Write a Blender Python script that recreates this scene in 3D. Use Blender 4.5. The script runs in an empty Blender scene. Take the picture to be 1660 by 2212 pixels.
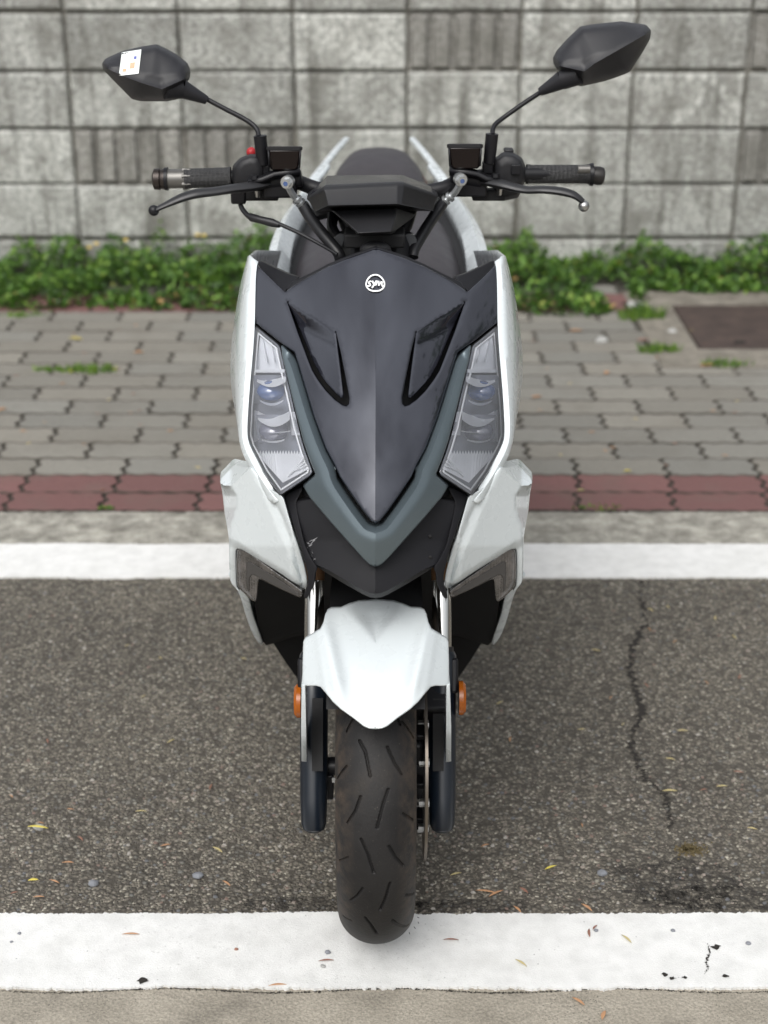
import bpy, bmesh, math, random
import numpy as np
from mathutils import Vector, Matrix, geometry, noise
R = math.radians
random.seed(7)
rng = np.random.default_rng(7)
S = bpy.context.scene
# ------------------------------------------------------------------ camera
F = 3324.0; TH = R(23.38); H = 1.434; CX = 0.0105      # focal length in photo px (1660 wide), pitch, height
cam = bpy.data.cameras.new('camera'); camo = bpy.data.objects.new('camera', cam); S.collection.objects.link(camo)
S.camera = camo
camo.location = (CX, 0, H); camo.rotation_euler = (math.pi/2 - TH, 0, 0)
cam.sensor_fit = 'HORIZONTAL'; cam.sensor_width = 24; cam.lens = F/1660*24
cam.clip_start = 0.05; cam.clip_end = 500
cam.dof.use_dof = True; cam.dof.focus_distance = 2.06; cam.dof.aperture_fstop = 3.6
S.render.resolution_x = 768; S.render.resolution_y = 1024
# ------------------------------------------------------------------ world, sun, exposure
W = bpy.data.worlds.new("World"); S.world = W; W.use_nodes = True
nt = W.node_tree; nt.nodes.clear()
SUN_EL, SUN_ROT = R(48), R(198)
sky = nt.nodes.new('ShaderNodeTexSky'); sky.sky_type = 'NISHITA'; sky.sun_disc = False
sky.sun_elevation = SUN_EL; sky.sun_rotation = SUN_ROT; sky.dust_density = 4; sky.air_density = 1.2
hs = nt.nodes.new('ShaderNodeHueSaturation'); hs.inputs['Saturation'].default_value = 0.18
bg = nt.nodes.new('ShaderNodeBackground'); bg.inputs[1].default_value = 0.13
out = nt.nodes.new('ShaderNodeOutputWorld')
tc = nt.nodes.new('ShaderNodeTexCoord'); sp = nt.nodes.new('ShaderNodeSeparateXYZ')
mr = nt.nodes.new('ShaderNodeMapRange'); mr.inputs[1].default_value = 0; mr.inputs[2].default_value = 1
mr.inputs[3].default_value = 0.40; mr.inputs[4].default_value = 2.0
cn = nt.nodes.new('ShaderNodeTexNoise'); cn.inputs['Scale'].default_value = 3.0; cn.inputs['Detail'].default_value = 5
cm = nt.nodes.new('ShaderNodeMapRange'); cm.inputs[1].default_value = .3; cm.inputs[2].default_value = .7
cm.inputs[3].default_value = 0.55; cm.inputs[4].default_value = 1.4
m1 = nt.nodes.new('ShaderNodeMath'); m1.operation = 'MULTIPLY'
vm = nt.nodes.new('ShaderNodeVectorMath'); vm.operation = 'SCALE'
L = nt.links.new
L(tc.outputs['Generated'], sp.inputs[0]); L(sp.outputs['Z'], mr.inputs[0]); L(tc.outputs['Generated'], cn.inputs['Vector'])
L(cn.outputs['Fac'], cm.inputs[0]); L(mr.outputs[0], m1.inputs[0]); L(cm.outputs[0], m1.inputs[1])
L(sky.outputs[0], hs.inputs['Color']); L(hs.outputs[0], vm.inputs[0]); L(m1.outputs[0], vm.inputs['Scale'])
L(vm.outputs[0], bg.inputs[0]); L(bg.outputs[0], out.inputs[0])
sd = bpy.data.lights.new('sun', 'SUN'); sd.energy = 0.7; sd.angle = R(35); sd.color = (1, .98, .92)
so = bpy.data.objects.new('sun', sd); S.collection.objects.link(so)
so.rotation_euler = (R(90) - SUN_EL, 0, math.pi - SUN_ROT)
S.view_settings.view_transform = 'Standard'; S.view_settings.look = 'None'
S.view_settings.exposure = 0.29; S.view_settings.gamma = 1
# ------------------------------------------------------------------ helpers
C = S.collection
FR = {'A': (187.1, 18.7, .3946), 'B': (795.3, 18.7, .3946), 'C': (467.9, 524, .2537), 'D': (795.3, 524, .2537),
      'E': (467.9, 982.5, .4284), 'F': (542.7, 1291.3, .3468), 'G': (561.4, 374.3, .3382), 'W': (0, 468, .3806), 'V': (1098.5, 468, .3806), 'Z': (0, 0, 1), 'M': (767.3, 570.8, .05073), 'N': (453.8, 950.7, .19547)}
def fr(k, pts):
    ox, oy, s = FR[k]
    return [(ox + p[0]*s, oy + p[1]*s) + tuple(p[2:]) for p in pts]
ct, st = math.cos(TH), math.sin(TH)
def P(px, py, D):
    v = (py - 1106)/F; rx = (px - 830)/F
    t = D/(ct - v*st)
    return Vector((CX + rx*t, D, H - (st + v*ct)*t))
def PG(px, py, z=0.0):
    v = (py - 1106)/F; rx = (px - 830)/F
    t = (H - z)/(st + v*ct)
    return Vector((CX + rx*t, t*(ct - v*st), z))
def proj(p):
    d = p[1]*ct + (H - p[2])*st
    return 830 + F*(p[0]-CX)/d, 1106 + F*((H - p[2])*ct - p[1]*st)/d
ROOT = Vector((0, 2.5, 0))
def mk(name, verts, faces, mat, parent=None, smooth=True, angle=35, off=None):
    me = bpy.data.meshes.new(name)
    o_ = off if off is not None else (ROOT if parent is not None else Vector((0, 0, 0)))
    me.from_pydata([tuple(Vector(v) - o_) for v in verts], [], faces)
    me.validate(); me.update()
    if smooth:
        me.polygons.foreach_set('use_smooth', [True]*len(me.polygons))
        try: me.set_sharp_from_angle(angle=R(angle))
        except Exception: pass
    o = bpy.data.objects.new(name, me); C.objects.link(o)
    if mat: me.materials.append(mat)
    if parent: o.parent = parent
    return o
def tag(o, label=None, cat=None, group=None, kind=None):
    if label: o['label'] = label
    if cat: o['category'] = cat
    if group: o['group'] = group
    if kind: o['kind'] = kind
    return o
def bev(o, w=.002, seg=2, ang=30):
    m = o.modifiers.new('bevel', 'BEVEL'); m.width = w; m.segments = seg; m.limit_method = 'ANGLE'; m.angle_limit = R(ang)
    return o
class MB:
    def __init__(s): s.v = []; s.f = []
    def add(s, v, f):
        n = len(s.v); s.v += [Vector(a) for a in v]; s.f += [[n + i for i in q] for q in f]; return s
    def box(s, c, d, rot=None):
        x, y, z = [a/2 for a in d]
        vs = [Vector((i*x, j*y, k*z)) for k in (-1, 1) for j in (-1, 1) for i in (-1, 1)]
        if rot: vs = [rot @ v for v in vs]
        return s.add([Vector(c) + v for v in vs], [(0,2,3,1),(4,5,7,6),(0,1,5,4),(2,6,7,3),(0,4,6,2),(1,3,7,5)])
    def tube(s, path, rad, seg=14, cap=True, smooth=0, flat=1.0):
        path = [Vector(p) for p in path]
        if not hasattr(rad, '__len__'): rad = [rad]*len(path)
        if smooth:
            np_, nr = [], []
            n = len(path)
            for i in range(n-1):
                p0, p1, p2, p3 = path[max(i-1,0)], path[i], path[i+1], path[min(i+2,n-1)]
                for k in range(smooth):
                    t = k/smooth
                    q = .5*((2*p1) + (p2-p0)*t + (2*p0-5*p1+4*p2-p3)*t*t + (3*p1-p0-3*p2+p3)*t**3)
                    np_.append(q); nr.append(rad[i]*(1-t) + rad[i+1]*t)
            np_.append(path[-1]); nr.append(rad[-1]); path, rad = np_, nr
        t0 = (path[1]-path[0]).normalized()
        u = t0.cross(Vector((0,0,1)))
        if u.length < .05: u = t0.cross(Vector((0,1,0)))
        u.normalize()
        vs, fs = [], []
        for i, p in enumerate(path):
            t = (path[min(i+1,len(path)-1)] - path[max(i-1,0)])
            if t.length < 1e-9: t = t0
            t.normalize()
            u = (u - t*u.dot(t)).normalized(); w = t.cross(u)
            for k in range(seg):
                a = 2*math.pi*k/seg
                vs.append(p + (u*math.cos(a) + w*math.sin(a)*flat)*rad[i])
        for i in range(len(path)-1):
            for k in range(seg):
                fs.append((i*seg+k, i*seg+(k+1)%seg, (i+1)*seg+(k+1)%seg, (i+1)*seg+k))
        if cap:
            fs.append(tuple(range(seg))[::-1]); fs.append(tuple((len(path)-1)*seg+k for k in range(seg)))
        return s.add(vs, fs)
    def sphere(s, c, r, nu=16, nv=10, sc=(1,1,1)):
        vs, fs = [], []
        for j in range(nv+1):
            b = math.pi*j/nv
            for i in range(nu):
                a = 2*math.pi*i/nu
                vs.append(Vector(c) + Vector((r*sc[0]*math.sin(b)*math.cos(a), r*sc[1]*math.sin(b)*math.sin(a), r*sc[2]*math.cos(b))))
        for j in range(nv):
            for i in range(nu):
                fs.append((j*nu+i, (j+1)*nu+i, (j+1)*nu+(i+1)%nu, j*nu+(i+1)%nu))
        return s.add(vs, fs)
    def loft(s, secs, closed=False, capends=False):
        n = len(secs[0]); vs = [Vector(p) for q in secs for p in q]; fs = []
        for i in range(len(secs)-1):
            for k in range(n if closed else n-1):
                k2 = (k+1) % n
                fs.append((i*n+k, i*n+k2, (i+1)*n+k2, (i+1)*n+k))
        if capends: fs.append(tuple(range(n))[::-1]); fs.append(tuple((len(secs)-1)*n+k for k in range(n)))
        return s.add(vs, fs)
    def mirror(s):
        n = len(s.v); vs = [Vector((-v.x, v.y, v.z)) for v in s.v]
        s.f += [[n+i for i in q][::-1] for q in s.f]; s.v += vs; return s
    def mirrored(s):
        m = MB(); m.v = [Vector((-v.x, v.y, v.z)) for v in s.v]; m.f = [list(q)[::-1] for q in s.f]; return m
    def build(s, name, mat, parent=None, **k):
        return mk(name, s.v, s.f, mat, parent, **k)
def solid(o, t, off=1): 
    m = o.modifiers.new('solid', 'SOLIDIFY'); m.thickness = t; m.offset = off; return o
def resamp(pts, n):
    pts = [Vector(p) for p in pts]; d = [0]
    for a, b in zip(pts, pts[1:]): d.append(d[-1] + (b-a).length)
    o = []
    for k in range(n):
        t = d[-1]*k/(n-1); i = 0
        while i < len(d)-2 and d[i+1] < t: i += 1
        f = (t-d[i])/max(d[i+1]-d[i], 1e-9); o.append(pts[i].lerp(pts[i+1], min(max(f,0),1)))
    return o
def smoothp(pts, it=2):
    pts = [Vector(p) for p in pts]
    for _ in range(it):
        q = [pts[0]]
        for a, b in zip(pts, pts[1:]): q += [a.lerp(b, .25), a.lerp(b, .75)]
        q.append(pts[-1]); pts = q
    return pts
def chaikin(pts, it=2, amt=.22):
    for _ in range(it):
        q = []
        n = len(pts)
        for i in range(n):
            a, b = np.array(pts[i]), np.array(pts[(i+1) % n])
            l = np.linalg.norm(b-a); c = min(amt, 5.0/max(l, 1e-6))
            q += [tuple(a+(b-a)*c), tuple(a+(b-a)*(1-c))]
        pts = q
    return pts
def dseg(pts, segs):
    p = np.asarray(pts)[:, None, :]; a = segs[None, :, 0, :]; b = segs[None, :, 1, :]
    ab = b-a; t = np.clip(((p-a)*ab).sum(-1)/np.maximum((ab*ab).sum(-1), 1e-12), 0, 1)
    return np.sqrt(((p-(a+ab*t[..., None]))**2).sum(-1)).min(1)
def inside(pts, poly):
    pts = np.asarray(pts); poly = np.asarray(poly); x, y = pts[:, 0], pts[:, 1]
    r = np.zeros(len(pts), bool); j = len(poly)-1
    for i in range(len(poly)):
        xi, yi = poly[i]; xj, yj = poly[j]
        c = ((yi > y) != (yj > y)) & (x < (xj-xi)*(y-yi)/(yj-yi+1e-12)+xi)
        r ^= c; j = i
    return r
MIDX = 813.0
def panel(outline, Df, thick=.004, sym=False, step=7, rp=4, rm=.003, lines=(), back=(0, 1, -.25), adj=None, round_=1, amt=.22, holes=()):
    """shell traced from an outline: Df(px,py)->distance; rounded rim, real thickness"""
    ol = [tuple(p[:2]) for p in outline]
    if sym: ol = [(MIDX if p[0] > MIDX-3 else p[0], p[1]) for p in ol]
    if round_ and not sym: ol = chaikin(ol, round_, amt)
    b = []
    n = len(ol)
    for i in range(n):
        a, c = np.array(ol[i]), np.array(ol[(i+1) % n]); l = np.linalg.norm(c-a); k = max(1, int(math.ceil(l/step)))
        for j in range(k): b.append(tuple(a+(c-a)*j/k))
    B = np.array(b); nb = len(B)
    segs = np.stack([B, np.roll(B, -1, 0)], 1)
    cen = np.array([sym and s_[0][0] > MIDX-.01 and s_[1][0] > MIDX-.01 for s_ in segs])
    rsegs = segs[~cen]
    HL = []
    for hp in holes:
        h_ = []
        for i in range(len(hp)):
            a, c = np.array(hp[i]), np.array(hp[(i+1) % len(hp)]); l = np.linalg.norm(c-a); k = max(1, int(math.ceil(l/(step*.6))))
            for j in range(k): h_.append(tuple(a+(c-a)*j/k))
        hb_ = np.array(h_); HL.append(hb_); rsegs = np.concatenate([rsegs, np.stack([hb_, np.roll(hb_, -1, 0)], 1)])
    cand = []
    area = .5*np.sum(B[:, 0]*np.roll(B[:, 1], -1) - np.roll(B[:, 0], -1)*B[:, 1]); sg = 1 if area > 0 else -1
    tg = np.roll(B, -1, 0) - np.roll(B, 1, 0); tg /= np.maximum(np.linalg.norm(tg, axis=1), 1e-9)[:, None]
    nr = np.stack([-tg[:, 1], tg[:, 0]], 1)*sg
    if rp > 0:
        for f_ in (.12, .35, .65, 1.0):
            q = B + nr*rp*f_; ok = inside(q, B) & (dseg(q, rsegs) > rp*f_*.93)
            if sym: ok &= q[:, 0] < MIDX-1
            cand.append(q[ok])
    x0, y0 = B.min(0); x1, y1 = B.max(0)
    gx, gy = np.meshgrid(np.arange(x0, x1, step), np.arange(y0, y1, step)); gx = gx + (np.arange(gx.shape[0]) % 2)[:, None]*step/2
    g = np.stack([gx.ravel(), gy.ravel()], 1)
    g = g[inside(g, B)]
    if len(g): g = g[dseg(g, rsegs) > rp+step*.45]
    if sym and len(g): g = g[g[:, 0] < MIDX-step*.5]
    lsets = []
    for ln in lines:
        lsets.append(ln)
        ls = np.array([[ln[0][i], ln[0][i+1]] for i in range(len(ln[0])-1)])[:, :, :2]
        if len(g): g = g[dseg(g, ls) > step*.3]
    pts = [tuple(p) for p in B]; extra = [None]*nb; edges = [(i, (i+1) % nb) for i in range(nb)]
    for q in cand + [g]:
        for p in q: pts.append(tuple(p)); extra.append(None)
    for hb_ in HL:
        k0 = len(pts)
        for p in hb_: pts.append(tuple(p)); extra.append(None)
        edges += [(k0+i, k0+(i+1) % len(hb_)) for i in range(len(hb_))]
        tg_ = np.roll(hb_, -1, 0)-np.roll(hb_, 1, 0); tg_ /= np.maximum(np.linalg.norm(tg_, axis=1), 1e-9)[:, None]
        ar = .5*np.sum(hb_[:, 0]*np.roll(hb_[:, 1], -1)-np.roll(hb_[:, 0], -1)*hb_[:, 1]); sh_ = -1 if ar > 0 else 1
        nn = np.stack([-tg_[:, 1], tg_[:, 0]], 1)*sh_
        for f_ in (.15, .45, 1.0):
            q = hb_+nn*rp*f_; ok = (~inside(q, hb_)) & (dseg(q, rsegs) > rp*f_*.9)
            for p in q[ok]: pts.append(tuple(p)); extra.append(None)
    for ln in lsets:
        poly, off = ln; k0 = len(pts)
        for i in range(len(poly)-1):
            a, c = np.array(poly[i]), np.array(poly[i+1]); k = max(1, int(np.linalg.norm(c-a)/step))
            for j in range(k):
                t = j/k; pts.append(tuple(a+(c-a)*t)); extra.append(off if not callable(off) else off(*(a+(c-a)*t)))
        pts.append(tuple(poly[-1])); extra.append(off if not callable(off) else off(*poly[-1]))
        edges += [(i, i+1) for i in range(k0, len(pts)-1)]
    vo, eo, fo, ov, oe, of = geometry.delaunay_2d_cdt([Vector(p) for p in pts], edges, [], 1, 1e-4)
    V2 = np.array([(v.x, v.y) for v in vo])
    keep = []
    cent = np.array([np.mean(V2[list(f)], 0) for f in fo]); ins = inside(cent, B)
    for hb_ in HL: ins &= ~inside(cent, hb_)
    keep = [list(f) for f, k in zip(fo, ins) if k]
    d = dseg(V2, rsegs)
    v3 = []
    for i, p in enumerate(V2):
        D = Df(p[0], p[1])
        ex = None
        for q in ov[i]:
            if q < len(extra) and extra[q] is not None: ex = extra[q]
        if ex is not None: D += ex
        elif adj: D += adj(p[0], p[1])
        if rp > 0 and d[i] < rp: D += rm*(1-math.sqrt(max(0, 1-(1-d[i]/rp)**2)))
        q = P(p[0], p[1], D)
        if sym and p[0] > MIDX-.01: q.x = 0
        v3.append(q)
    m = MB(); m.v = v3
    # orient outward (towards -Y)
    fs = []
    for f in keep:
        a, b_, c = [v3[i] for i in f[:3]]
        nrm = (b_-a).cross(c-a)
        vw = (a - Vector((CX, 0, H)))
        fs.append(f if nrm.dot(vw) < 0 else f[::-1])
    m.f = fs
    from collections import defaultdict
    ec = defaultdict(list)
    for f in fs:
        for i in range(len(f)): e = (f[i], f[(i+1) % len(f)]); ec[tuple(sorted(e))].append(e)
    bk = {}
    bv = Vector(back)*thick
    def gb(i):
        if i not in bk: bk[i] = len(m.v); m.v.append(m.v[i]+bv)
        return bk[i]
    for k, e in ec.items():
        if len(e) == 1:
            a, b_ = e[0]
            if sym and abs(v3[a].x) < 1e-9 and abs(v3[b_].x) < 1e-9: continue
            m.f.append([b_, a, gb(a), gb(b_)])
    if sym:
        idx = {}
        n0 = len(m.v)
        for i in range(n0):
            if abs(m.v[i].x) < 1e-9: idx[i] = i
            else: idx[i] = len(m.v); m.v.append(Vector((-m.v[i].x, m.v[i].y, m.v[i].z)))
        m.f += [[idx[i] for i in f][::-1] for f in m.f]
    return m
# ------------------------------------------------------------------ materials
class NT:
    def __init__(s, name):
        s.m = bpy.data.materials.new(name); s.m.use_nodes = True; s.t = s.m.node_tree; s.t.nodes.clear()
        s.out = s.n('ShaderNodeOutputMaterial'); s.b = s.n('ShaderNodeBsdfPrincipled'); s.l(s.b.outputs[0], s.out.inputs[0])
        s.tc = s.n('ShaderNodeTexCoord')
    def n(s, t, **k):
        x = s.t.nodes.new(t)
        for a, b in k.items(): setattr(x, a, b)
        return x
    def l(s, a, b): s.t.links.new(a, b)
    def set(s, **k):
        for a, v in k.items():
            s.b.inputs[a.replace('_', ' ')].default_value = v if not (isinstance(v, tuple) and len(v) == 3) else (*v, 1)
        return s
    def noise(s, sc, det=4, rough=.5, dist=0, vec=None):
        x = s.n('ShaderNodeTexNoise'); x.inputs['Scale'].default_value = sc; x.inputs['Detail'].default_value = det
        x.inputs['Roughness'].default_value = rough; x.inputs['Distortion'].default_value = dist
        s.l(vec or s.tc.outputs['Object'], x.inputs['Vector']); return x.outputs['Fac']
    def vor(s, sc, feat='F1', outp='Distance', vec=None, rnd=1):
        x = s.n('ShaderNodeTexVoronoi'); x.feature = feat; x.inputs['Scale'].default_value = sc; x.inputs['Randomness'].default_value = rnd
        s.l(vec or s.tc.outputs['Object'], x.inputs['Vector']); return x.outputs[outp]
    def ramp(s, fac, stops, interp='LINEAR'):
        x = s.n('ShaderNodeValToRGB'); x.color_ramp.interpolation = interp; e = x.color_ramp.elements
        while len(e) < len(stops): e.new(.5)
        for el, (p, c) in zip(e, stops):
            el.position = p; el.color = (*c, 1) if isinstance(c, tuple) else (c, c, c, 1)
        s.l(fac, x.inputs[0]); return x.outputs[0]
    def mix(s, fac, a, b, mode='MIX'):
        x = s.n('ShaderNodeMix', data_type='RGBA', blend_type=mode)
        for i, v in ((0, fac), (6, a), (7, b)):
            if isinstance(v, (int, float)): x.inputs[i].default_value = v if i == 0 else (v, v, v, 1)
            elif isinstance(v, tuple): x.inputs[i].default_value = (*v, 1)
            else: s.l(v, x.inputs[i])
        return x.outputs[2]
    def math(s, op, a, b=None, c=None):
        x = s.n('ShaderNodeMath', operation=op)
        for i, v in enumerate((a, b, c)):
            if v is None: continue
            if isinstance(v, (int, float)): x.inputs[i].default_value = v
            else: s.l(v, x.inputs[i])
        return x.outputs[0]
    def bump(s, h, strength=.5, dist=.01, nrm=None):
        x = s.n('ShaderNodeBump'); x.inputs['Strength'].default_value = strength; x.inputs['Distance'].default_value = dist
        s.l(h, x.inputs['Height'])
        if nrm: s.l(nrm, x.inputs['Normal'])
        s.l(x.outputs[0], s.b.inputs['Normal']); return x.outputs[0]
    def col(s, c): s.l(c, s.b.inputs['Base Color']); return s
    def rgh(s, c): s.l(c, s.b.inputs['Roughness']); return s
    def attr(s, name):
        x = s.n('ShaderNodeAttribute'); x.attribute_name = name; return x
def simple(name, col, rough=.5, metal=0, grain=0, gs=600, var=.0, **k):
    t = NT(name).set(Base_Color=col, Roughness=rough, Metallic=metal, **k)
    if grain: t.bump(t.noise(gs, 2), grain, .001)
    if var:
        n = t.noise(14, 5, .6); c = t.mix(n, tuple(a*(1-var) for a in col), tuple(min(1, a*(1+var)) for a in col)); t.col(c)
        t.rgh(t.math('MULTIPLY_ADD', t.noise(40, 4), .25, rough-.1))
    return t.m
M = {}
M['white'] = simple('pearl_white_paint', (.60, .645, .66), .26, 0, var=.03, Coat_Weight=.6, Coat_Roughness=.08)
M['gloss'] = simple('gloss_black', (.014, .014, .018), .07, 0, Specular_IOR_Level=.9, Specular_Tint=(.90, .92, 1.0), Coat_Weight=.6, Coat_Tint=(.9, .93, 1.0), Coat_Roughness=.03)
M['matte'] = simple('matte_black_plastic', (.015, .015, .017), .46, 0, grain=.25, gs=900, var=.25, Specular_IOR_Level=.38)
M['satin'] = simple('satin_black', (.009, .009, .011), .38, 0, grain=.1, var=.2, Specular_IOR_Level=.32)
M['mirror_plastic'] = simple('mirror_plastic', (.016, .016, .019), .42, 0, grain=.15, gs=1200, var=.25, Specular_IOR_Level=.4)
M['trim'] = simple('teal_grey_paint', (.115, .145, .162), .32, .5, grain=.12, gs=1800, var=.06, Coat_Weight=.2, Coat_Roughness=.2)
M['navy'] = simple('navy_black_paint', (.006, .010, .017), .3, 0, var=.4, Specular_IOR_Level=.6)
M['dark'] = simple('inner_black', (.006, .006, .007), .7)
M['chrome'] = simple('chrome', (.75, .75, .73), .08, 1)
M['steel'] = simple('brushed_steel', (.45, .45, .44), .3, 1, var=.15)
M['bolt'] = simple('zinc_bolt', (.55, .57, .58), .35, .85)
M['alu'] = simple('grip_alloy', (.17, .165, .155), .4, .7, var=.2)
M['hose'] = simple('rubber_hose', (.013, .013, .015), .4, 0)
M['amber'] = simple('amber_reflector', (.36, .095, .010), .2, 0)
M['red'] = simple('red_plastic', (.38, .015, .02), .45)
M['seat'] = simple('seat_vinyl', (.036, .032, .036), .5, 0, grain=.3, gs=700, var=.12)
M['rust'] = simple('rusty_steel', (.22, .12, .06), .6, .4, var=.5)
M['whitesolid'] = simple('sticker_white', (.82, .86, .84), .5)
M['badge'] = simple('badge_white', (.85, .86, .86), .35)
t = NT('brown_glass').set(Base_Color=(.006, .003, .003), Roughness=.08, Specular_IOR_Level=.35); M['reservoir'] = t.m
# grip rubber
t = NT('grip_rubber').set(Base_Color=(.022, .022, .023), Roughness=.6)
mp = t.n('ShaderNodeMapping'); mp.inputs['Scale'].default_value = (160, 480, 480); t.l(t.tc.outputs['Object'], mp.inputs[0])
t.bump(t.vor(1, vec=mp.outputs[0], rnd=.1), .9, .002); M['grip'] = t.m
# clear lens
t = NT('clear_lens'); t.t.nodes.remove(t.b)
tr = t.n('ShaderNodeBsdfTransparent'); gl = t.n('ShaderNodeBsdfGlossy'); df = t.n('ShaderNodeBsdfDiffuse')
tr.inputs[0].default_value = (.93, .94, .96, 1); gl.inputs['Roughness'].default_value = .04; df.inputs[0].default_value = (.8, .83, .88, 1)
frn = t.n('ShaderNodeFresnel'); frn.inputs[0].default_value = 1.55
mx = t.n('ShaderNodeMixShader'); mx2 = t.n('ShaderNodeMixShader'); mx.inputs[0].default_value = .09
t.l(tr.outputs[0], mx.inputs[1]); t.l(df.outputs[0], mx.inputs[2])
t.l(frn.outputs[0], mx2.inputs[0]); t.l(mx.outputs[0], mx2.inputs[1]); t.l(gl.outputs[0], mx2.inputs[2]); t.l(mx2.outputs[0], t.out.inputs[0]); M['lens'] = t.m
M['reflector'] = simple('reflector_silver', (.78, .79, .82), .35, .35)
M['bezel'] = simple('lamp_bezel', (.24, .25, .29), .3, .35)
M['bezel_light'] = simple('lamp_trim_light', (.85, .86, .88), .35, .1)
M['projector'] = simple('projector_lens', (.05, .10, .26), .05, 0, Coat_Weight=1, Specular_IOR_Level=1.0)
M['projector_grey'] = simple('projector_lens_grey', (.13, .13, .18), .08, 0, Coat_Weight=1, Specular_IOR_Level=1.0)
# smoke lens (signals)
t = NT('smoked_lens').set(Base_Color=(.055, .05, .046), Roughness=.22, Coat_Weight=1, Coat_Roughness=.05)
mp = t.n('ShaderNodeMapping'); mp.inputs['Scale'].default_value = (260, 260, 260); t.l(t.tc.outputs['Object'], mp.inputs[0])
t.bump(t.vor(1, vec=mp.outputs[0], rnd=.15), .6, .002)
t.col(t.ramp(t.noise(60, 5, .6), [(.35, (.03, .028, .026)), (.7, (.10, .09, .085))])); M['smoke'] = t.m
# tyre
t = NT('tyre_rubber').set(Roughness=.62, Specular_IOR_Level=.3)
n1 = t.noise(9, 6, .65); n2 = t.noise(300, 3)
c = t.ramp(n1, [(.38, (.011, .0105, .011)), (.6, (.019, .018, .018)), (.78, (.036, .030, .025))])
sx = t.n('ShaderNodeSeparateXYZ'); t.l(t.tc.outputs['Object'], sx.inputs[0])
side = t.math('ABSOLUTE', sx.outputs[0]); rs = t.n('ShaderNodeMapRange'); rs.inputs[1].default_value = .026; rs.inputs[2].default_value = .05; t.l(side, rs.inputs[0])
dirt = t.math('MULTIPLY', rs.outputs[0], t.ramp(t.noise(45, 6, .7), [(.42, 0.0), (.66, 1.0)]))
c = t.mix(t.math('MULTIPLY', dirt, .75), c, (.085, .062, .045))
sc_ = t.ramp(t.noise(420, 2), [(.7, 0.0), (.78, 1.0)]); c = t.mix(t.math('MULTIPLY', sc_, .5), c, (.14, .12, .10))
t.col(c); t.bump(t.math('ADD', n2, t.noise(60, 4)), .35, .0012); M['tyre'] = t.m
# asphalt
t = NT('asphalt').set(Roughness=.85)
dn = t.n('ShaderNodeTexNoise'); dn.inputs['Scale'].default_value = 60; t.l(t.tc.outputs['Object'], dn.inputs['Vector'])
wv = t.n('ShaderNodeVectorMath', operation='MULTIPLY_ADD'); t.l(dn.outputs['Color'], wv.inputs[0]); wv.inputs[1].default_value = (.006, .006, .006); t.l(t.tc.outputs['Object'], wv.inputs[2])
v1c = t.vor(122, outp='Color', vec=wv.outputs[0]); v1d = t.vor(122, vec=wv.outputs[0]); v2c = t.vor(240, outp='Color', vec=wv.outputs[0]); v2d = t.vor(240, vec=wv.outputs[0])
sep = t.n('ShaderNodeSeparateColor'); t.l(v1c, sep.inputs[0]); sep2 = t.n('ShaderNodeSeparateColor'); t.l(v2c, sep2.inputs[0])
stone = t.ramp(sep.outputs[0], [(0, (.085, .075, .065)), (.35, (.14, .122, .106)), (.6, (.185, .16, .14)), (.8, (.17, .168, .165)), (.9, (.26, .225, .19)), (1, (.37, .35, .32))])
fine = t.ramp(sep2.outputs[1], [(0, (.07, .061, .053)), (.5, (.14, .122, .105)), (.85, (.24, .21, .18)), (1, (.46, .42, .37))])
msk = t.ramp(sep.outputs[2], [(.45, 0.0), (.5, 1.0)])
c = t.mix(msk, fine, stone)
gap = t.ramp(v1d, [(.25, 1.0), (.62, 0.0)]); gap2 = t.ramp(v2d, [(.3, 1.0), (.8, .25)])
gp = t.mix(msk, gap2, gap)
c = t.mix(gp, (.058, .050, .043), c)
big = t.ramp(t.noise(1.7, 4, .6), [(.25, (.86, .88, .83)), (.5, (1.11, 1.135, 1.06)), (.75, (1.34, 1.37, 1.27))])
c = t.mix(1.0, c, big, 'MULTIPLY')
t.col(c); t.bump(t.math('ADD', gp, t.math('MULTIPLY', t.noise(500, 2), .3)), .8, .004); M['asphalt'] = t.m
# white line paint
t = NT('road_paint').set(Roughness=.75)
n = t.noise(30, 6, .6); c = t.ramp(n, [(.3, (.64, .64, .625)), (.6, (.75, .75, .735))])
spk = t.ramp(t.vor(55, outp='Distance'), [(.045, 1.0), (.07, 0.0)]); gate = t.ramp(t.noise(5, 3), [(.5, 0.0), (.62, 1.0)])
c = t.mix(t.math('MULTIPLY', spk, gate), c, (.14, .14, .15))
worn = t.ramp(t.noise(190, 6, .85), [(.58, 0.0), (.66, 1.0)]); gate2 = t.ramp(t.noise(2.2, 3), [(.40, 0.0), (.66, 1.0)])
c = t.mix(t.math('MULTIPLY', t.math('MULTIPLY', worn, gate2), .8), c, (.22, .21, .20))
c = t.mix(t.math('MULTIPLY', t.ramp(t.noise(6, 5, .6), [(.45, 0.0), (.8, 1.0)]), .35), c, (.50, .50, .47))
t.col(c); t.bump(t.noise(420, 4, .7), .5, .002); M['paint'] = t.m
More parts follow.
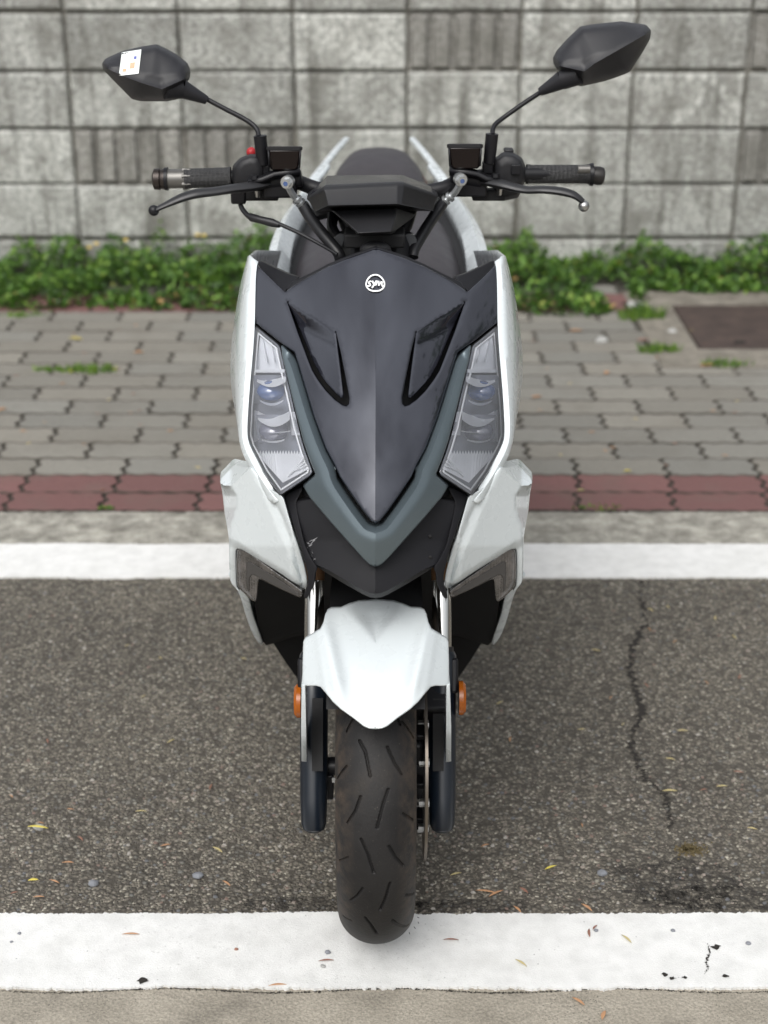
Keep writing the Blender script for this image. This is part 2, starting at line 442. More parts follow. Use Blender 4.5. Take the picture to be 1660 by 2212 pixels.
# concrete
def concrete(name, a, b, dark, sc=1.0, pebble=True, rough=.85, bs=.6):
    t = NT(name).set(Roughness=rough)
    c = t.ramp(t.noise(5*sc, 7, .65), [(.3, a), (.68, b)])
    c = t.mix(t.ramp(t.noise(3.1*sc, 6, .7, .6), [(.5, 0.0), (.7, .75)]), c, dark)
    sp_ = t.ramp(t.noise(260, 3, .7), [(.35, .72), (.65, 1.18)]); c = t.mix(1.0, c, sp_, 'MULTIPLY')
    sk = t.math('MULTIPLY', t.ramp(t.vor(240), [(.12, 1.0), (.28, 0.0)]), t.ramp(t.noise(9, 5, .75), [(.44, 0.0), (.6, .9)])); c = t.mix(sk, c, tuple(q*.35 for q in dark))
    t.col(c); t.bump(t.math('ADD', t.noise(140, 5, .7), t.vor(190)), bs, .004); return t
M['gutter'] = concrete('gutter_concrete', (.26, .235, .19), (.38, .345, .285), (.15, .135, .11), 2.0, True, .85, .35).m
M['kerb'] = concrete('kerb_concrete', (.17, .16, .135), (.50, .48, .42), (.08, .075, .062), 4.5).m
M['curbdark'] = simple('crack_dark', (.022, .019, .016), .95)
t = NT('damp_stain'); t.set(Base_Color=(.035, .031, .027), Roughness=.6)
tr_ = t.n('ShaderNodeBsdfTransparent'); mx_ = t.n('ShaderNodeMixShader'); t.l(t.ramp(t.noise(55, 5, .75), [(.42, 0.0), (.62, .75)]), mx_.inputs[0]); t.l(tr_.outputs[0], mx_.inputs[1]); t.l(t.b.outputs[0], mx_.inputs[2]); t.l(mx_.outputs[0], t.out.inputs[0]); M['oil'] = t.m
M['satinD'] = simple('chin_plastic', (.010, .010, .012), .5, 0, grain=.2, gs=900, var=.2, Specular_IOR_Level=.22)
M['glass'] = simple('display_glass', (.012, .012, .018), .22, 0, Specular_IOR_Level=.3)
# pavers
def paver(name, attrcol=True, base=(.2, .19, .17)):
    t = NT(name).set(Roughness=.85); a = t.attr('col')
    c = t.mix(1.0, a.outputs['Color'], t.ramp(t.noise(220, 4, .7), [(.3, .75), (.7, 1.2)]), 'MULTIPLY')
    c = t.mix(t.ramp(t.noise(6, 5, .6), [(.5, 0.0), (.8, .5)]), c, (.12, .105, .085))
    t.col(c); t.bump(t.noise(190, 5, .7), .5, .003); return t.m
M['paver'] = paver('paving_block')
# wall block
t = NT('wall_block').set(Roughness=.9); a = t.attr('col')
sp_ = t.ramp(t.noise(60, 4, .9), [(.38, .45), (.5, 1.0), (.62, 1.6)])
c = t.mix(1.0, a.outputs['Color'], sp_, 'MULTIPLY')
c = t.mix(t.ramp(t.noise(3.4, 5, .7, .3), [(.48, 0.0), (.68, .75)]), c, (.17, .165, .145))
c = t.mix(t.ramp(t.noise(9, 4, .7), [(.48, 0.0), (.72, .7)]), c, (.19, .185, .165))
ms_ = t.n('ShaderNodeMapping'); ms_.inputs['Scale'].default_value = (11, 1, 1.1); t.l(t.tc.outputs['Object'], ms_.inputs[0])
c = t.mix(t.ramp(t.noise(1, 5, .65, 0, ms_.outputs[0]), [(.53, 0.0), (.70, .8)]), c, (.10, .097, .082))
sz = t.n('ShaderNodeSeparateXYZ'); t.l(t.tc.outputs['Object'], sz.inputs[0])
t.col(c); t.bump(t.noise(90, 6, .75), .8, .008); M['block'] = t.m
M['mortar'] = concrete('wall_mortar', (.14, .13, .108), (.24, .225, .19), (.05, .047, .04), 2).m
t = NT('soil').set(Roughness=.95); t.col(t.ramp(t.noise(30, 6, .7), [(.3, (.05, .035, .025)), (.7, (.14, .10, .07))])); t.bump(t.noise(60, 6, .7), 1, .01); M['soil'] = t.m
# leaf
def leafmat(name, stops, rough=.55):
    t = NT(name).set(Roughness=rough); a = t.attr('rnd'); t.col(t.ramp(a.outputs['Fac'], stops))
    t.b.inputs['Subsurface Weight'].default_value = 0
    tl = t.n('ShaderNodeBsdfTranslucent'); t.l(t.b.inputs['Base Color'].links[0].from_socket, tl.inputs[0])
    mx = t.n('ShaderNodeMixShader'); mx.inputs[0].default_value = .25; t.l(t.b.outputs[0], mx.inputs[1]); t.l(tl.outputs[0], mx.inputs[2]); t.l(mx.outputs[0], t.out.inputs[0])
    return t.m
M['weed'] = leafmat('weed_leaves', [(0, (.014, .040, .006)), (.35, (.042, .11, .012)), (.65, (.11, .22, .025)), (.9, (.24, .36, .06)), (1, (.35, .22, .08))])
M['flower'] = simple('yellow_flower', (.75, .55, .12), .6)
M['dry'] = simple('dry_leaf', (.45, .25, .13), .6, var=.4)
M['drybrown'] = simple('brown_leaf', (.27, .13, .09), .6, var=.4)
M['straw'] = simple('straw_leaf', (.50, .42, .20), .6, var=.3)
M['yellow'] = simple('yellow_leaf', (.62, .52, .10), .5, var=.2)
M['stone'] = simple('grey_stone', (.20, .21, .23), .8, var=.3)
M['palestone'] = simple('pale_stone', (.36, .36, .345), .8, var=.2)
M['iron'] = NT('rusty_iron_plate').set(Roughness=.7).m
t = NT('iron_plate').set(Roughness=.65, Metallic=.3); t.col(t.ramp(t.noise(14, 6, .7), [(.3, (.045, .033, .03)), (.6, (.085, .06, .052)), (.8, (.15, .10, .08))])); t.bump(t.noise(120, 4), .5, .003); M['iron'] = t.m

# ================================================================== SETTING
def sheet(name, x0, x1, y0, y1, z, mat, kind='structure', label=None, cat=None, thick=0, nx=2, jit=0, seed=0):
    rs_ = random.Random(seed); lo, hi = [], []
    n = max(nx, 2); f1 = f2 = 0
    for i in range(n):
        x = x0+(x1-x0)*i/(n-1)
        if jit:
            f1 = jit*(noise.noise(Vector((x*6, seed, 0)))*1.2 + noise.noise(Vector((x*40, seed, 3)))*.6 + noise.noise(Vector((x*150, seed, 9)))*.6 + noise.noise(Vector((x*420, seed, 9)))*.5)
            f2 = jit*(noise.noise(Vector((x*5, seed+5, 0)))*1.2 + noise.noise(Vector((x*37, seed+5, 3)))*.6 + noise.noise(Vector((x*150, seed+5, 9)))*.6 + noise.noise(Vector((x*410, seed+5, 9)))*.5)
        lo.append((x, y0+f1)); hi.append((x, y1+f2))
    m = MB(); secs = [[(*p, z-thick) for p in lo]] if thick else []
    secs += [[(*p, z) for p in lo], [(*p, z) for p in hi]]
    if thick: secs += [[(*p, z-thick) for p in hi]]
    # transpose so faces point up
    m.loft([list(s_) for s_ in secs]); m.f = [f[::-1] for f in m.f]
    o = m.build(name, mat, smooth=False)
    tag(o, label, cat, kind=kind); return o
ground = sheet('ground', -60, 60, -40, 60, -0.03, M['soil'])
road = sheet('road', -8, 8, 1.70, 3.06, 0.0, M['asphalt'])
gutter = sheet('gutter', -8, 8, -4, 1.70, 0.0, M['gutter'])
l1 = sheet('white_line', -8, 8, PG(830, 2138).y, PG(830, 1978).y, 0.004, M['paint'], thick=.004, nx=9000, jit=.0050, seed=3)
l2 = sheet('white_line', -8, 8, PG(830, 1250).y, PG(830, 1178).y, 0.004, M['paint'], thick=.004, nx=5000, jit=.005, seed=21)
kerb = sheet('kerb', -8, 8, 3.06, 3.318, 0.0, M['kerb'])
# crack in the asphalt
def ribbon(name, pts, w, z, mat, parent=None, seed=1, sub=14, rough=.5):
    rr = random.Random(seed); ps = []
    for a, b in zip(pts, pts[1:]):
        for k in range(sub): t_ = k/sub; ps.append(((a[0]+(b[0]-a[0])*t_), (a[1]+(b[1]-a[1])*t_)))
    ps.append(pts[-1]); L_, R_ = [], []
    n = len(ps)
    for i, p in enumerate(ps):
        a, b = ps[max(i-1, 0)], ps[min(i+1, n-1)]; dx, dy = b[0]-a[0], b[1]-a[1]; l = math.hypot(dx, dy) or 1
        j = rr.uniform(-1, 1)*w*1.0; ww = w*(rr.random()**2*1.7+.12)*math.sin(math.pi*min(max((i+.6)/n, .03), .97))**.4
        nx_, ny_ = -dy/l, dx/l
        L_.append((p[0]+nx_*(j+ww), p[1]+ny_*(j+ww), z)); R_.append((p[0]+nx_*(j-ww), p[1]+ny_*(j-ww), z))
    m = MB().loft([L_, R_]); o = m.build(name, mat, smooth=False)
    for v in o.data.vertices: pass
    return o
ck = [PG(x, y) for x, y in ((1383,1254),(1388,1300),(1398,1345),(1368,1400),(1362,1450),(1372,1490),(1388,1530),(1372,1575),(1366,1620),(1380,1660),(1402,1690),(1440,1720),(1447,1760),(1452,1800))]
o = ribbon('crack', [(p.x, p.y) for p in ck], .0058, .0012, M['curbdark'], seed=5); o.parent = road
ck = [PG(x, y) for x, y in ((1530,2045),(1534,2062),(1526,2085),(1531,2100),(1520,2110))]
o = ribbon('crack', [(p.x, p.y) for p in ck], .0014, .0052, M['curbdark'], seed=8); o.parent = l1
for (x, y, r, sd_) in ((1548,2052,.008,1),(1453,2120,.005,2),(1437,2112,.006,4),(1480,2118,.004,3),(1567,2115,.005,6),(307,2124,.010,7)):
    rr = random.Random(sd_); c_ = PG(x, y); k = 11
    vs = [(c_.x+r*math.cos(a*2*math.pi/k)*rr.uniform(.4, 1.3), c_.y+r*.7*math.sin(a*2*math.pi/k)*rr.uniform(.4, 1.3), .0052) for a in range(k)]
    o = mk('chip', vs, [list(range(k))], M['curbdark'], smooth=False); o.parent = l1
# moist dark joint along the white line
ck = [PG(x, 2142+5*math.sin(x*.013)) for x in range(-200, 1900, 60)]
o = ribbon('joint', [(p.x, p.y) for p in ck], .0014, .0012, M['curbdark'], seed=12, sub=40); o.parent = gutter
ck = [PG(x, 1105+1.5*math.sin(x*.02)) for x in range(-700, 2400, 60)]
o = ribbon('joint', [(p.x, p.y) for p in ck], .004, .0012, M['curbdark'], seed=13, sub=10); o.parent = kerb
# loose aggregate on the asphalt and gutter: uncountable grit
def grit(name, rects, n, rmin, rmax, mats, seed):
    rr = random.Random(seed); m = MB(); idx = []
    for _ in range(n):
        x0, x1, y0, y1 = rr.choice(rects)
        c_ = Vector((rr.uniform(x0, x1), rr.uniform(y0, y1), 0)); r = rmin+(rmax-rmin)*rr.random()**3
        a0 = rr.uniform(0, 6.28); k = rr.choice((5, 6, 7)); el = rr.uniform(.6, 1)
        ring = [c_+Vector((r*math.cos(a0+a*6.283/k)*rr.uniform(.8, 1.15), r*el*math.sin(a0+a*6.283/k)*rr.uniform(.8, 1.15), 0)) for a in range(k)]
        top = [c_+(p-c_)*.62+Vector((0, 0, r*rr.uniform(.35, .7))) for p in ring]
        f = [[i, (i+1) % k, k+(i+1) % k, k+i] for i in range(k)]+[[k+i for i in range(k)]]
        mi = rr.randrange(len(mats)); idx += [mi]*len(f)
        m.add(ring+top, f)
    o = m.build(name, mats[0], smooth=False)
    for q in mats[1:]: o.data.materials.append(q)
    o.data.polygons.foreach_set('material_index', idx)
    return tag(o, kind='stuff')
gm = [simple('grit_a', (.16, .14, .12), .85, var=.3), simple('grit_b', (.25, .215, .185), .85, var=.3), simple('grit_c', (.12, .122, .128), .8, var=.3), simple('grit_d', (.33, .31, .28), .8, var=.2), simple('grit_e', (.17, .12, .10), .8)]
g1 = grit('grit', [(-1.2, 1.2, 1.84, 2.2), (-1.4, 1.4, 1.84, 2.94), (-1.4, 1.4, 1.84, 2.94)], 9000, .0010, .0042, gm[:4]+[gm[4], gm[0], gm[0], gm[1], gm[2]], 4)
tag(g1, 'loose gravel grains scattered over the grey asphalt of the bay', 'gravel')
for (x, y, rx_, ry_, mt, sd_) in ((1470, 1905, .10, .055, 'oil', 3), (1540, 1942, .11, .03, 'oil', 4), (700, 1955, .16, .016, 'oil', 5), (1010, 1957, .12, .014, 'oil', 6)):  # dark stains at right, thin dark patches beside the front tyre
    c_ = PG(x, y); k = 90; vs = []
    for q in range(k):
        an = 6.2832*q/k; rr_ = 1+.45*noise.noise(Vector((math.cos(an)*1.6, math.sin(an)*1.6, sd_)))+.3*noise.noise(Vector((math.cos(an)*7, math.sin(an)*7, sd_)))
        vs.append((c_.x+rx_*rr_*math.cos(an), c_.y+ry_*rr_*math.sin(an), .0006))
    o = mk('damp_patch', vs, [list(range(k))], M[mt], smooth=False); o.parent = road
mo = MB(); rq = random.Random(9); c_ = PG(1490, 1836)
for _ in range(260):
    p = c_+Vector((rq.gauss(0, .011), rq.gauss(0, .008), .001)); mo.box(p, (rq.uniform(.001, .004), rq.uniform(.0006, .002), .002), Matrix.Rotation(rq.uniform(0, 3), 3, 'Z'))
tag(mo.build('moss', simple('dry_moss', (.13, .10, .045), .9, var=.4), smooth=False), 'patch of yellowish dry moss on the asphalt above the damp stain at right', 'moss')
# pavement of zigzag blocks
def zz(t, a):
    if a < .005: return a*math.sin(6.2832*t)
    t = t % 1.0
    return a*(1 if .08 < t < .42 else -1 if .58 < t < .92 else (t/.08 if t <= .08 else (1-(t-.42)/.08) if t < .58 else -(1-(t-.92)/.08)))
def pave():
    m = MB(); cols = []
    LN, WD, g, hh = .2265, .1125, .0085, .0
    rows = 18; rr = random.Random(11)
    for r in range(rows):
        y0 = 3.322+r*WD; n = 54
        redrow = r in (0, 1, 15, 16)
        offx = {0: -.02, 1: .108}.get(r, 0)+(r % 2)*LN*.5+.04 + r*.0
        for k in range(-n//2, n//2):
            x0 = k*LN+offx
            if .84 < x0+LN*.5 and y0+WD*.5 > 4.40: continue
            if r > 14 and -.0 > 1: continue
            dz = rr.uniform(-.0015, .0015); tilt = rr.uniform(-.004, .004)
            wx = [i/32 for i in range(33)]
            bot = [(x0+LN*t_, y0+zz(t_*4, .0030)) for t_ in wx]; top = [(x0+LN*t_, y0+WD+zz(t_*4, .0030)) for t_ in wx]
            sy = [.06+.88*i/16 for i in range(17)]
            rt = [(x0+LN+zz(s_*2+.05, .0050), y0+WD*s_) for s_ in sy]; lf = [(x0+zz(s_*2+.05, .0050), y0+WD*s_) for s_ in sy]
            ol = bot+rt+top[::-1]+lf[::-1]
            cx_, cy_ = x0+LN/2, y0+WD/2
            def ins(p, d): 
                return (p[0]-math.copysign(min(d, abs(p[0]-cx_)), p[0]-cx_) if abs(p[0]-cx_) > LN*.46 else p[0], p[1]-math.copysign(d, p[1]-cy_) if abs(p[1]-cy_) > WD*.36 else p[1])
            k_ = len(ol)
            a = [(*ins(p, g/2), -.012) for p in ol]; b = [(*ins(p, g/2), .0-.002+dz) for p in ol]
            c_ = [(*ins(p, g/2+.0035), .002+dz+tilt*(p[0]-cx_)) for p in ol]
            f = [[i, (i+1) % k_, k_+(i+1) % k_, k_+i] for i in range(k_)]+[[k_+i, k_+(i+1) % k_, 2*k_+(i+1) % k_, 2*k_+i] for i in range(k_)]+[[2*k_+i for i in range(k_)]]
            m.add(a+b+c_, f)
            v = rr.uniform(.88, 1.1); w = rr.uniform(-.008, .008)
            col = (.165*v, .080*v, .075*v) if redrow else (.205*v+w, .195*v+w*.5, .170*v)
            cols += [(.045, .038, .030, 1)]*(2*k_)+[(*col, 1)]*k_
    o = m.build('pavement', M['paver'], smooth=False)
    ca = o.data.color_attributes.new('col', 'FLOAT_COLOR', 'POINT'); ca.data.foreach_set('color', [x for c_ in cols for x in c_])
    return tag(o, kind='structure')
pv = pave()
bed = sheet('paving_bed', -8, 8, 3.318, 5.66, -0.006, simple('joint_sand', (.05, .044, .036), .95, var=.4))
# concrete apron + iron cover at right
ap = MB(); x0, x1, y0, y1 = .845, 2.6, 4.40, 5.25; hx0, hx1, hy0, hy1 = .985, 1.75, 4.575, 5.08
for (a, b, c_, d) in ((x0, hx0, y0, y1), (hx1, x1, y0, y1), (hx0, hx1, y0, hy0), (hx0, hx1, hy1, y1)): ap.box(((a+b)/2, (c_+d)/2, -.004), (b-a, d-c_, .02))
tag(ap.build('concrete_apron', concrete('apron_concrete', (.15, .135, .11), (.28, .255, .215), (.09, .075, .055), 3.0).m, smooth=False), kind='structure')
cv = MB().box(((hx0+hx1)/2, (hy0+hy1)/2, -.006), (hx1-hx0-.014, hy1-hy0-.014, .022)).build('manhole_cover', M['iron'], smooth=False); bev(cv, .003)
tag(cv, 'rusty brown rectangular iron cover set in concrete near the wall', 'manhole cover')
hd = MB().box((1.13, 4.65, .006), (.035, .02, .004)).build('handle_slot', M['curbdark'], smooth=False); hd.parent = cv
# block wall
def wall():
    YW = 5.665; BW, BH = .4, .2035
    rr = random.Random(5)
    root = bpy.data.objects.new('block_wall', None); C.objects.link(root); root.location = (0, YW, 0)
    tag(root, 'weathered grey concrete block wall behind the weeds', 'wall')
    off = Vector((0, YW, 0))
    m = MB(); cols = []
    rib = {(3, 'a')}
    def shade(r, x):
        v = rr.uniform(.70, 1.14); return (.47*v, .475*v, .445*v)
    zrows = [-.11, .092, .294, .497, .6995, .902, 1.105, 1.31]
    xj = 880; X0 = (880-830)/F*(YW*ct+(H-.6)*st)+CX
    for r in range(len(zrows)-1):
        z0, z1 = zrows[r], zrows[r+1]
        for k in range(-14, 15):
            xa = X0+k*.405+rr.uniform(-.003, .003); xb = X0+(k+1)*.405
            ribbed = (r == 4 and k in (0, 3)) or (r == 2 and k in (-3, -2, 3))
            g = .010; jz = rr.uniform(-.003, .003); jy = rr.uniform(-.004, .004)
            if ribbed:
                mm = MB(); nr = 5; w = (xb-xa-g)/nr; SL = .15
                secs = []
                prof = [(xa+g/2, -.002)]
                for q in range(nr):
                    bx = xa+g/2+q*w
                    prof += [(bx+w*SL, -.002), (bx+w*(SL+.02), -.024), (bx+w*(SL+.09), -.030), (bx+w*(1-SL-.09), -.030), (bx+w*(1-SL-.02), -.024), (bx+w*(1-SL), -.002)]
                prof.append((xb-g/2, -.002))
                for zz_, s_ in ((z0+g/2, .2), (z0+g/2+.012, 1), (z1-g/2-.012, 1), (z1-g/2, .2)):
                    secs.append([(x, YW+.03+y*s_ if y < -.01 else YW+.026, zz_) for x, y in prof])
                mm.loft(secs)
                o = mm.build('ribbed_block', M['block'], root, off=off)
                v = rr.uniform(.62, .82); ca = o.data.color_attributes.new('col', 'FLOAT_COLOR', 'POINT')
                ca.data.foreach_set('color', [c_ for _ in range(len(o.data.vertices)) for c_ in (.40*v, .39*v, .36*v, 1)])
                o['label'] = 'block with vertical ribs'
            else:
                x0_, x1_, a0, a1 = xa+g/2, xb-g/2, z0+g/2+jz, z1-g/2+jz
                yb, yf = YW+.03, YW+jy; b_ = .006
                b_ = .009; vs = [(x0_, yb, a0), (x1_, yb, a0), (x1_, yb, a1), (x0_, yb, a1), (x0_, yf+b_, a0), (x1_, yf+b_, a0), (x1_, yf+b_, a1), (x0_, yf+b_, a1),
                      (x0_+b_, yf, a0+b_), (x1_-b_, yf, a0+b_), (x1_-b_, yf, a1-b_), (x0_+b_, yf, a1-b_)]
                f = [(8, 9, 10, 11)]+[(i, (i+1) % 4, 4+(i+1) % 4, 4+i) for i in range(4)]+[(4+i, 4+(i+1) % 4, 8+(i+1) % 4, 8+i) for i in range(4)]
                m.add(vs, f); c_ = shade(r, xa); cols += [(*c_, 1)]*12
    o = m.build('blocks', M['block'], root, smooth=False, off=off)
    ca = o.data.color_attributes.new('col', 'FLOAT_COLOR', 'POINT'); ca.data.foreach_set('color', [x for c_ in cols for x in c_])
    MB().box((0, YW+.108, .6), (11.4, .16, 1.42)).build('mortar', M['mortar'], root, smooth=False, off=off)
wall()
# ------------------------------------------------------------------ weeds
def leaves_mesh(name, spots, mat, seed=1):
    """spots: list of (x,y,z,size,lean) ; pointed leaf with fold, random turn"""
    rr = random.Random(seed); vs, fs, rnd = [], [], []
    for (x, y, z, s_, tone) in spots:
        az = rr.uniform(0, 6.283); el = rr.uniform(-.3, 1.1); rl = rr.uniform(-.6, .6)
        d = Vector((math.cos(az)*math.cos(el), math.sin(az)*math.cos(el), math.sin(el))); u = d.cross(Vector((0, 0, 1))).normalized(); n_ = u.cross(d)
        u = (u*math.cos(rl)+n_*math.sin(rl)).normalized(); n_ = u.cross(d)
        p = Vector((x, y, z)); b = len(vs); w = s_*rr.uniform(.28, .42)
        vs += [p, p+d*s_*.45+u*w+n_*s_*.08, p+d*s_*.5-n_*s_*.04, p+d*s_*.45-u*w+n_*s_*.08, p+d*s_]
        fs += [(b, b+1, b+2), (b, b+2, b+3), (b+1, b+4, b+2), (b+2, b+4, b+3)]; rnd += [min(.999, max(0, tone+rr.uniform(-.2, .2)))]*5
    o = mk(name, vs, fs, mat, smooth=False)
    at = o.data.attributes.new('rnd', 'FLOAT', 'POINT'); at.data.foreach_set('value', rnd); return o
def weeds():
    rr = random.Random(3); sp_ = []
    def hgt(x, y):
        # height of the weed mass at x; y from front (5.0) to wall (5.66)
        n1 = noise.noise(Vector((x*2.6, y*2, 1.3))); n2 = noise.noise(Vector((x*8, y*8, 4)))
        back = min(1, max(0, (y-4.98-.06*n1)/.22)); 
        if x > .15: back = min(1, max(0, (y-4.88-.22*n1)/.25))
        if x > .9: back = min(1, max(0, (y-5.2)/.12))*.85
        if x < -1.0: back *= .75
        if .78 < x < 1.15: back *= min(1, .55+n1*.6) if y > 5.45 else 1
        n3 = noise.noise(Vector((x*3.1+7, 0, 2)));
        return max(0, back*(.070+.08*n1+.06*n2+.08*n3))
    for _ in range(52000):
        x = rr.uniform(-2.6, 2.6); y = rr.uniform(4.85, 5.64)
        h = hgt(x, y)*(1+.9*max(0, noise.noise(Vector((x*14, y*3, 8)))))
        if noise.noise(Vector((x*3.7, y*5, 11))) < -.18: h *= .4
        if h < .012 or noise.noise(Vector((x*9, y*14, 5))) < -.38: continue
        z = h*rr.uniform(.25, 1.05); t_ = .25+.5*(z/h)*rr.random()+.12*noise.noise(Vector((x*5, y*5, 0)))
        if rr.random() < .012: t_ = 1.0
        sp_.append((x, y, z, rr.uniform(.008, .034), t_))
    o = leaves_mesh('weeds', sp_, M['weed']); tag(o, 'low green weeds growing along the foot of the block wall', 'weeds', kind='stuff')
    fl = MB()
    for px, py in ((208,512),(272,504),(193,520),(427,493),(441,494),(278,630),(345,640),(432,620),(528,0)):
        if py == 0: continue
        q = P(px, py+14, 5.45); fl.sphere(q, .009, 8, 5, (1, 1, .5))
    f_ = fl.build('flower', M['flower'], None); f_.parent = o
weeds()
def tuft(px, py, n, rad, hgt_, label, name='grass_tuft', tone=.6, cat='grass'):
    c_ = PG(px, py); rr = random.Random(int(px)); vs, fs, rd = [], [], []
    for _ in range(n):
        a = rr.uniform(0, 6.28); r = rad*rr.random()**.6; b = Vector((c_.x+r*math.cos(a)*1.6, c_.y+r*math.sin(a)*.5, 0.0)); h = hgt_*rr.uniform(.4, 1)
        l = Vector((rr.uniform(-1, 1), rr.uniform(-1, .6), 0))*h*.7; w = Vector((rr.uniform(.4, 1), rr.uniform(-.5, .5), 0))*.0028; k = len(vs)
        vs += [b-w, b+w, b+l*.5+Vector((0, 0, h*.7))+w*.8, b+l*.5+Vector((0, 0, h*.7))-w*.8, b+l+Vector((0, 0, h))]
        fs += [(k, k+1, k+2, k+3), (k+3, k+2, k+4)]; rd += [min(1, tone+rr.uniform(-.3, .3))]*5
    o = mk(name, [Vector(v)-Vector((c_.x, c_.y, 0)) for v in vs], fs, M['weed'], smooth=False); o.location = (c_.x, c_.y, 0)
    at = o.data.attributes.new('rnd', 'FLOAT', 'POINT'); at.data.foreach_set('value', rd); tag(o, label, cat, 'grass tufts growing in the paving joints')
    return o
tuft(190, 803, 160, .055, .03, 'green grass tuft in a paving joint left of the scooter, next to yellow leaves')
tuft(105, 801, 60, .03, .02, 'small sparse grass tuft in a paving joint, further left than the big tuft')
tuft(1425, 762, 110, .04, .04, 'yellowish grass tuft beside the corner of the iron cover')
tuft(1385, 690, 160, .05, .06, 'bright green grass tuft in front of the weeds near the pale stone')
tuft(1570, 792, 110, .05, .03, 'grass tuft at the front edge of the concrete around the iron cover')
tuft(1290, 1098, 40, .04, .012, 'tiny moss strip where red paving meets the kerb, right of the scooter')
tuft(228, 1100, 16, .012, .012, 'tiny weed where red paving meets the kerb, left of the scooter')
tuft(50, 684, 90, .05, .02, 'low grass patch on the red paving row at far left')
# stones
def stone(px, py, r, mat, label, group, seed, z=0, D=None, sc=(1, .8, .55)):
    c_ = PG(px, py, z); rr = random.Random(seed); m = MB().sphere((0, 0, 0), r, 10, 7, sc)
    for v in m.v: v *= 1+.35*noise.noise(v*(1.2/r)+Vector((seed, 0, 0)))
    o = mk('stone' if r > .012 else 'pebble', m.v, m.f, mat, smooth=r > .02); o.location = (c_.x, c_.y, z+r*sc[2]*.75); return tag(o, label, 'stone', group)
stone(1370, 665, .026, M['palestone'], 'pale grey stone lying in front of the weeds by the wall', 'stones by the weeds', 1)
stone(1452, 720, .016, M['palestone'], 'small pale stone on dry leaves left of the iron cover', 'stones by the weeds', 2)
stone(1300, 740, .02, M['palestone'], 'pale stone chip at the edge of the weeds right of the scooter', 'stones by the weeds', 9)
for i, (x, y, r, c_, lb) in enumerate(((708,2176,.0045,'stone','small grey pebble on the white line left of the front tyre, nearer its middle'),
        (698,2206,.004,'palestone','pale round pebble on the white line below the grey pebble'),
        (42,2135,.003,'stone','dark pebble near the left end of the white line'),
        (25,2150,.0025,'stone','tiny dark pebble just left of the other one at left end of line'),
        (1288,2123,.0035,'stone','brown grey pebble on top part of white line, right of the tyre'),
        (1454,2123,.0035,'stone','black pebble on the white line, second right of the tyre'),
        (1617,2148,.004,'stone','flat grey pebble on the white line at right'),
        (511,2158,.003,'drybrown','tiny brown pebble on the white line left of centre'))):
    y = y*1.0
    yy = {0: 2060, 1: 2090, 2: 2018, 3: 2036, 4: 2012, 5: 2012, 6: 2040, 7: 2052}[i]
    stone(x, yy, r, M[c_], lb, 'pebbles on the front white line', i+20, z=.004)
stone(84, 1792, .009, M['palestone'], 'pale pebble on the asphalt under a yellow sliver leaf', 'pebbles on the asphalt', 31)
stone(202, 2022-110, .008, M['stone'], 'blue grey pebble on the asphalt at left above the white line', 'pebbles on the asphalt', 32)
stone(428, 1895, .008, M['stone'], 'flat grey pebble on asphalt between the left edge and the front tyre', 'pebbles on the asphalt', 33)
stone(1302, 1890, .008, M['stone'], 'dark pebble on the asphalt right of the front tyre', 'pebbles on the asphalt', 34)
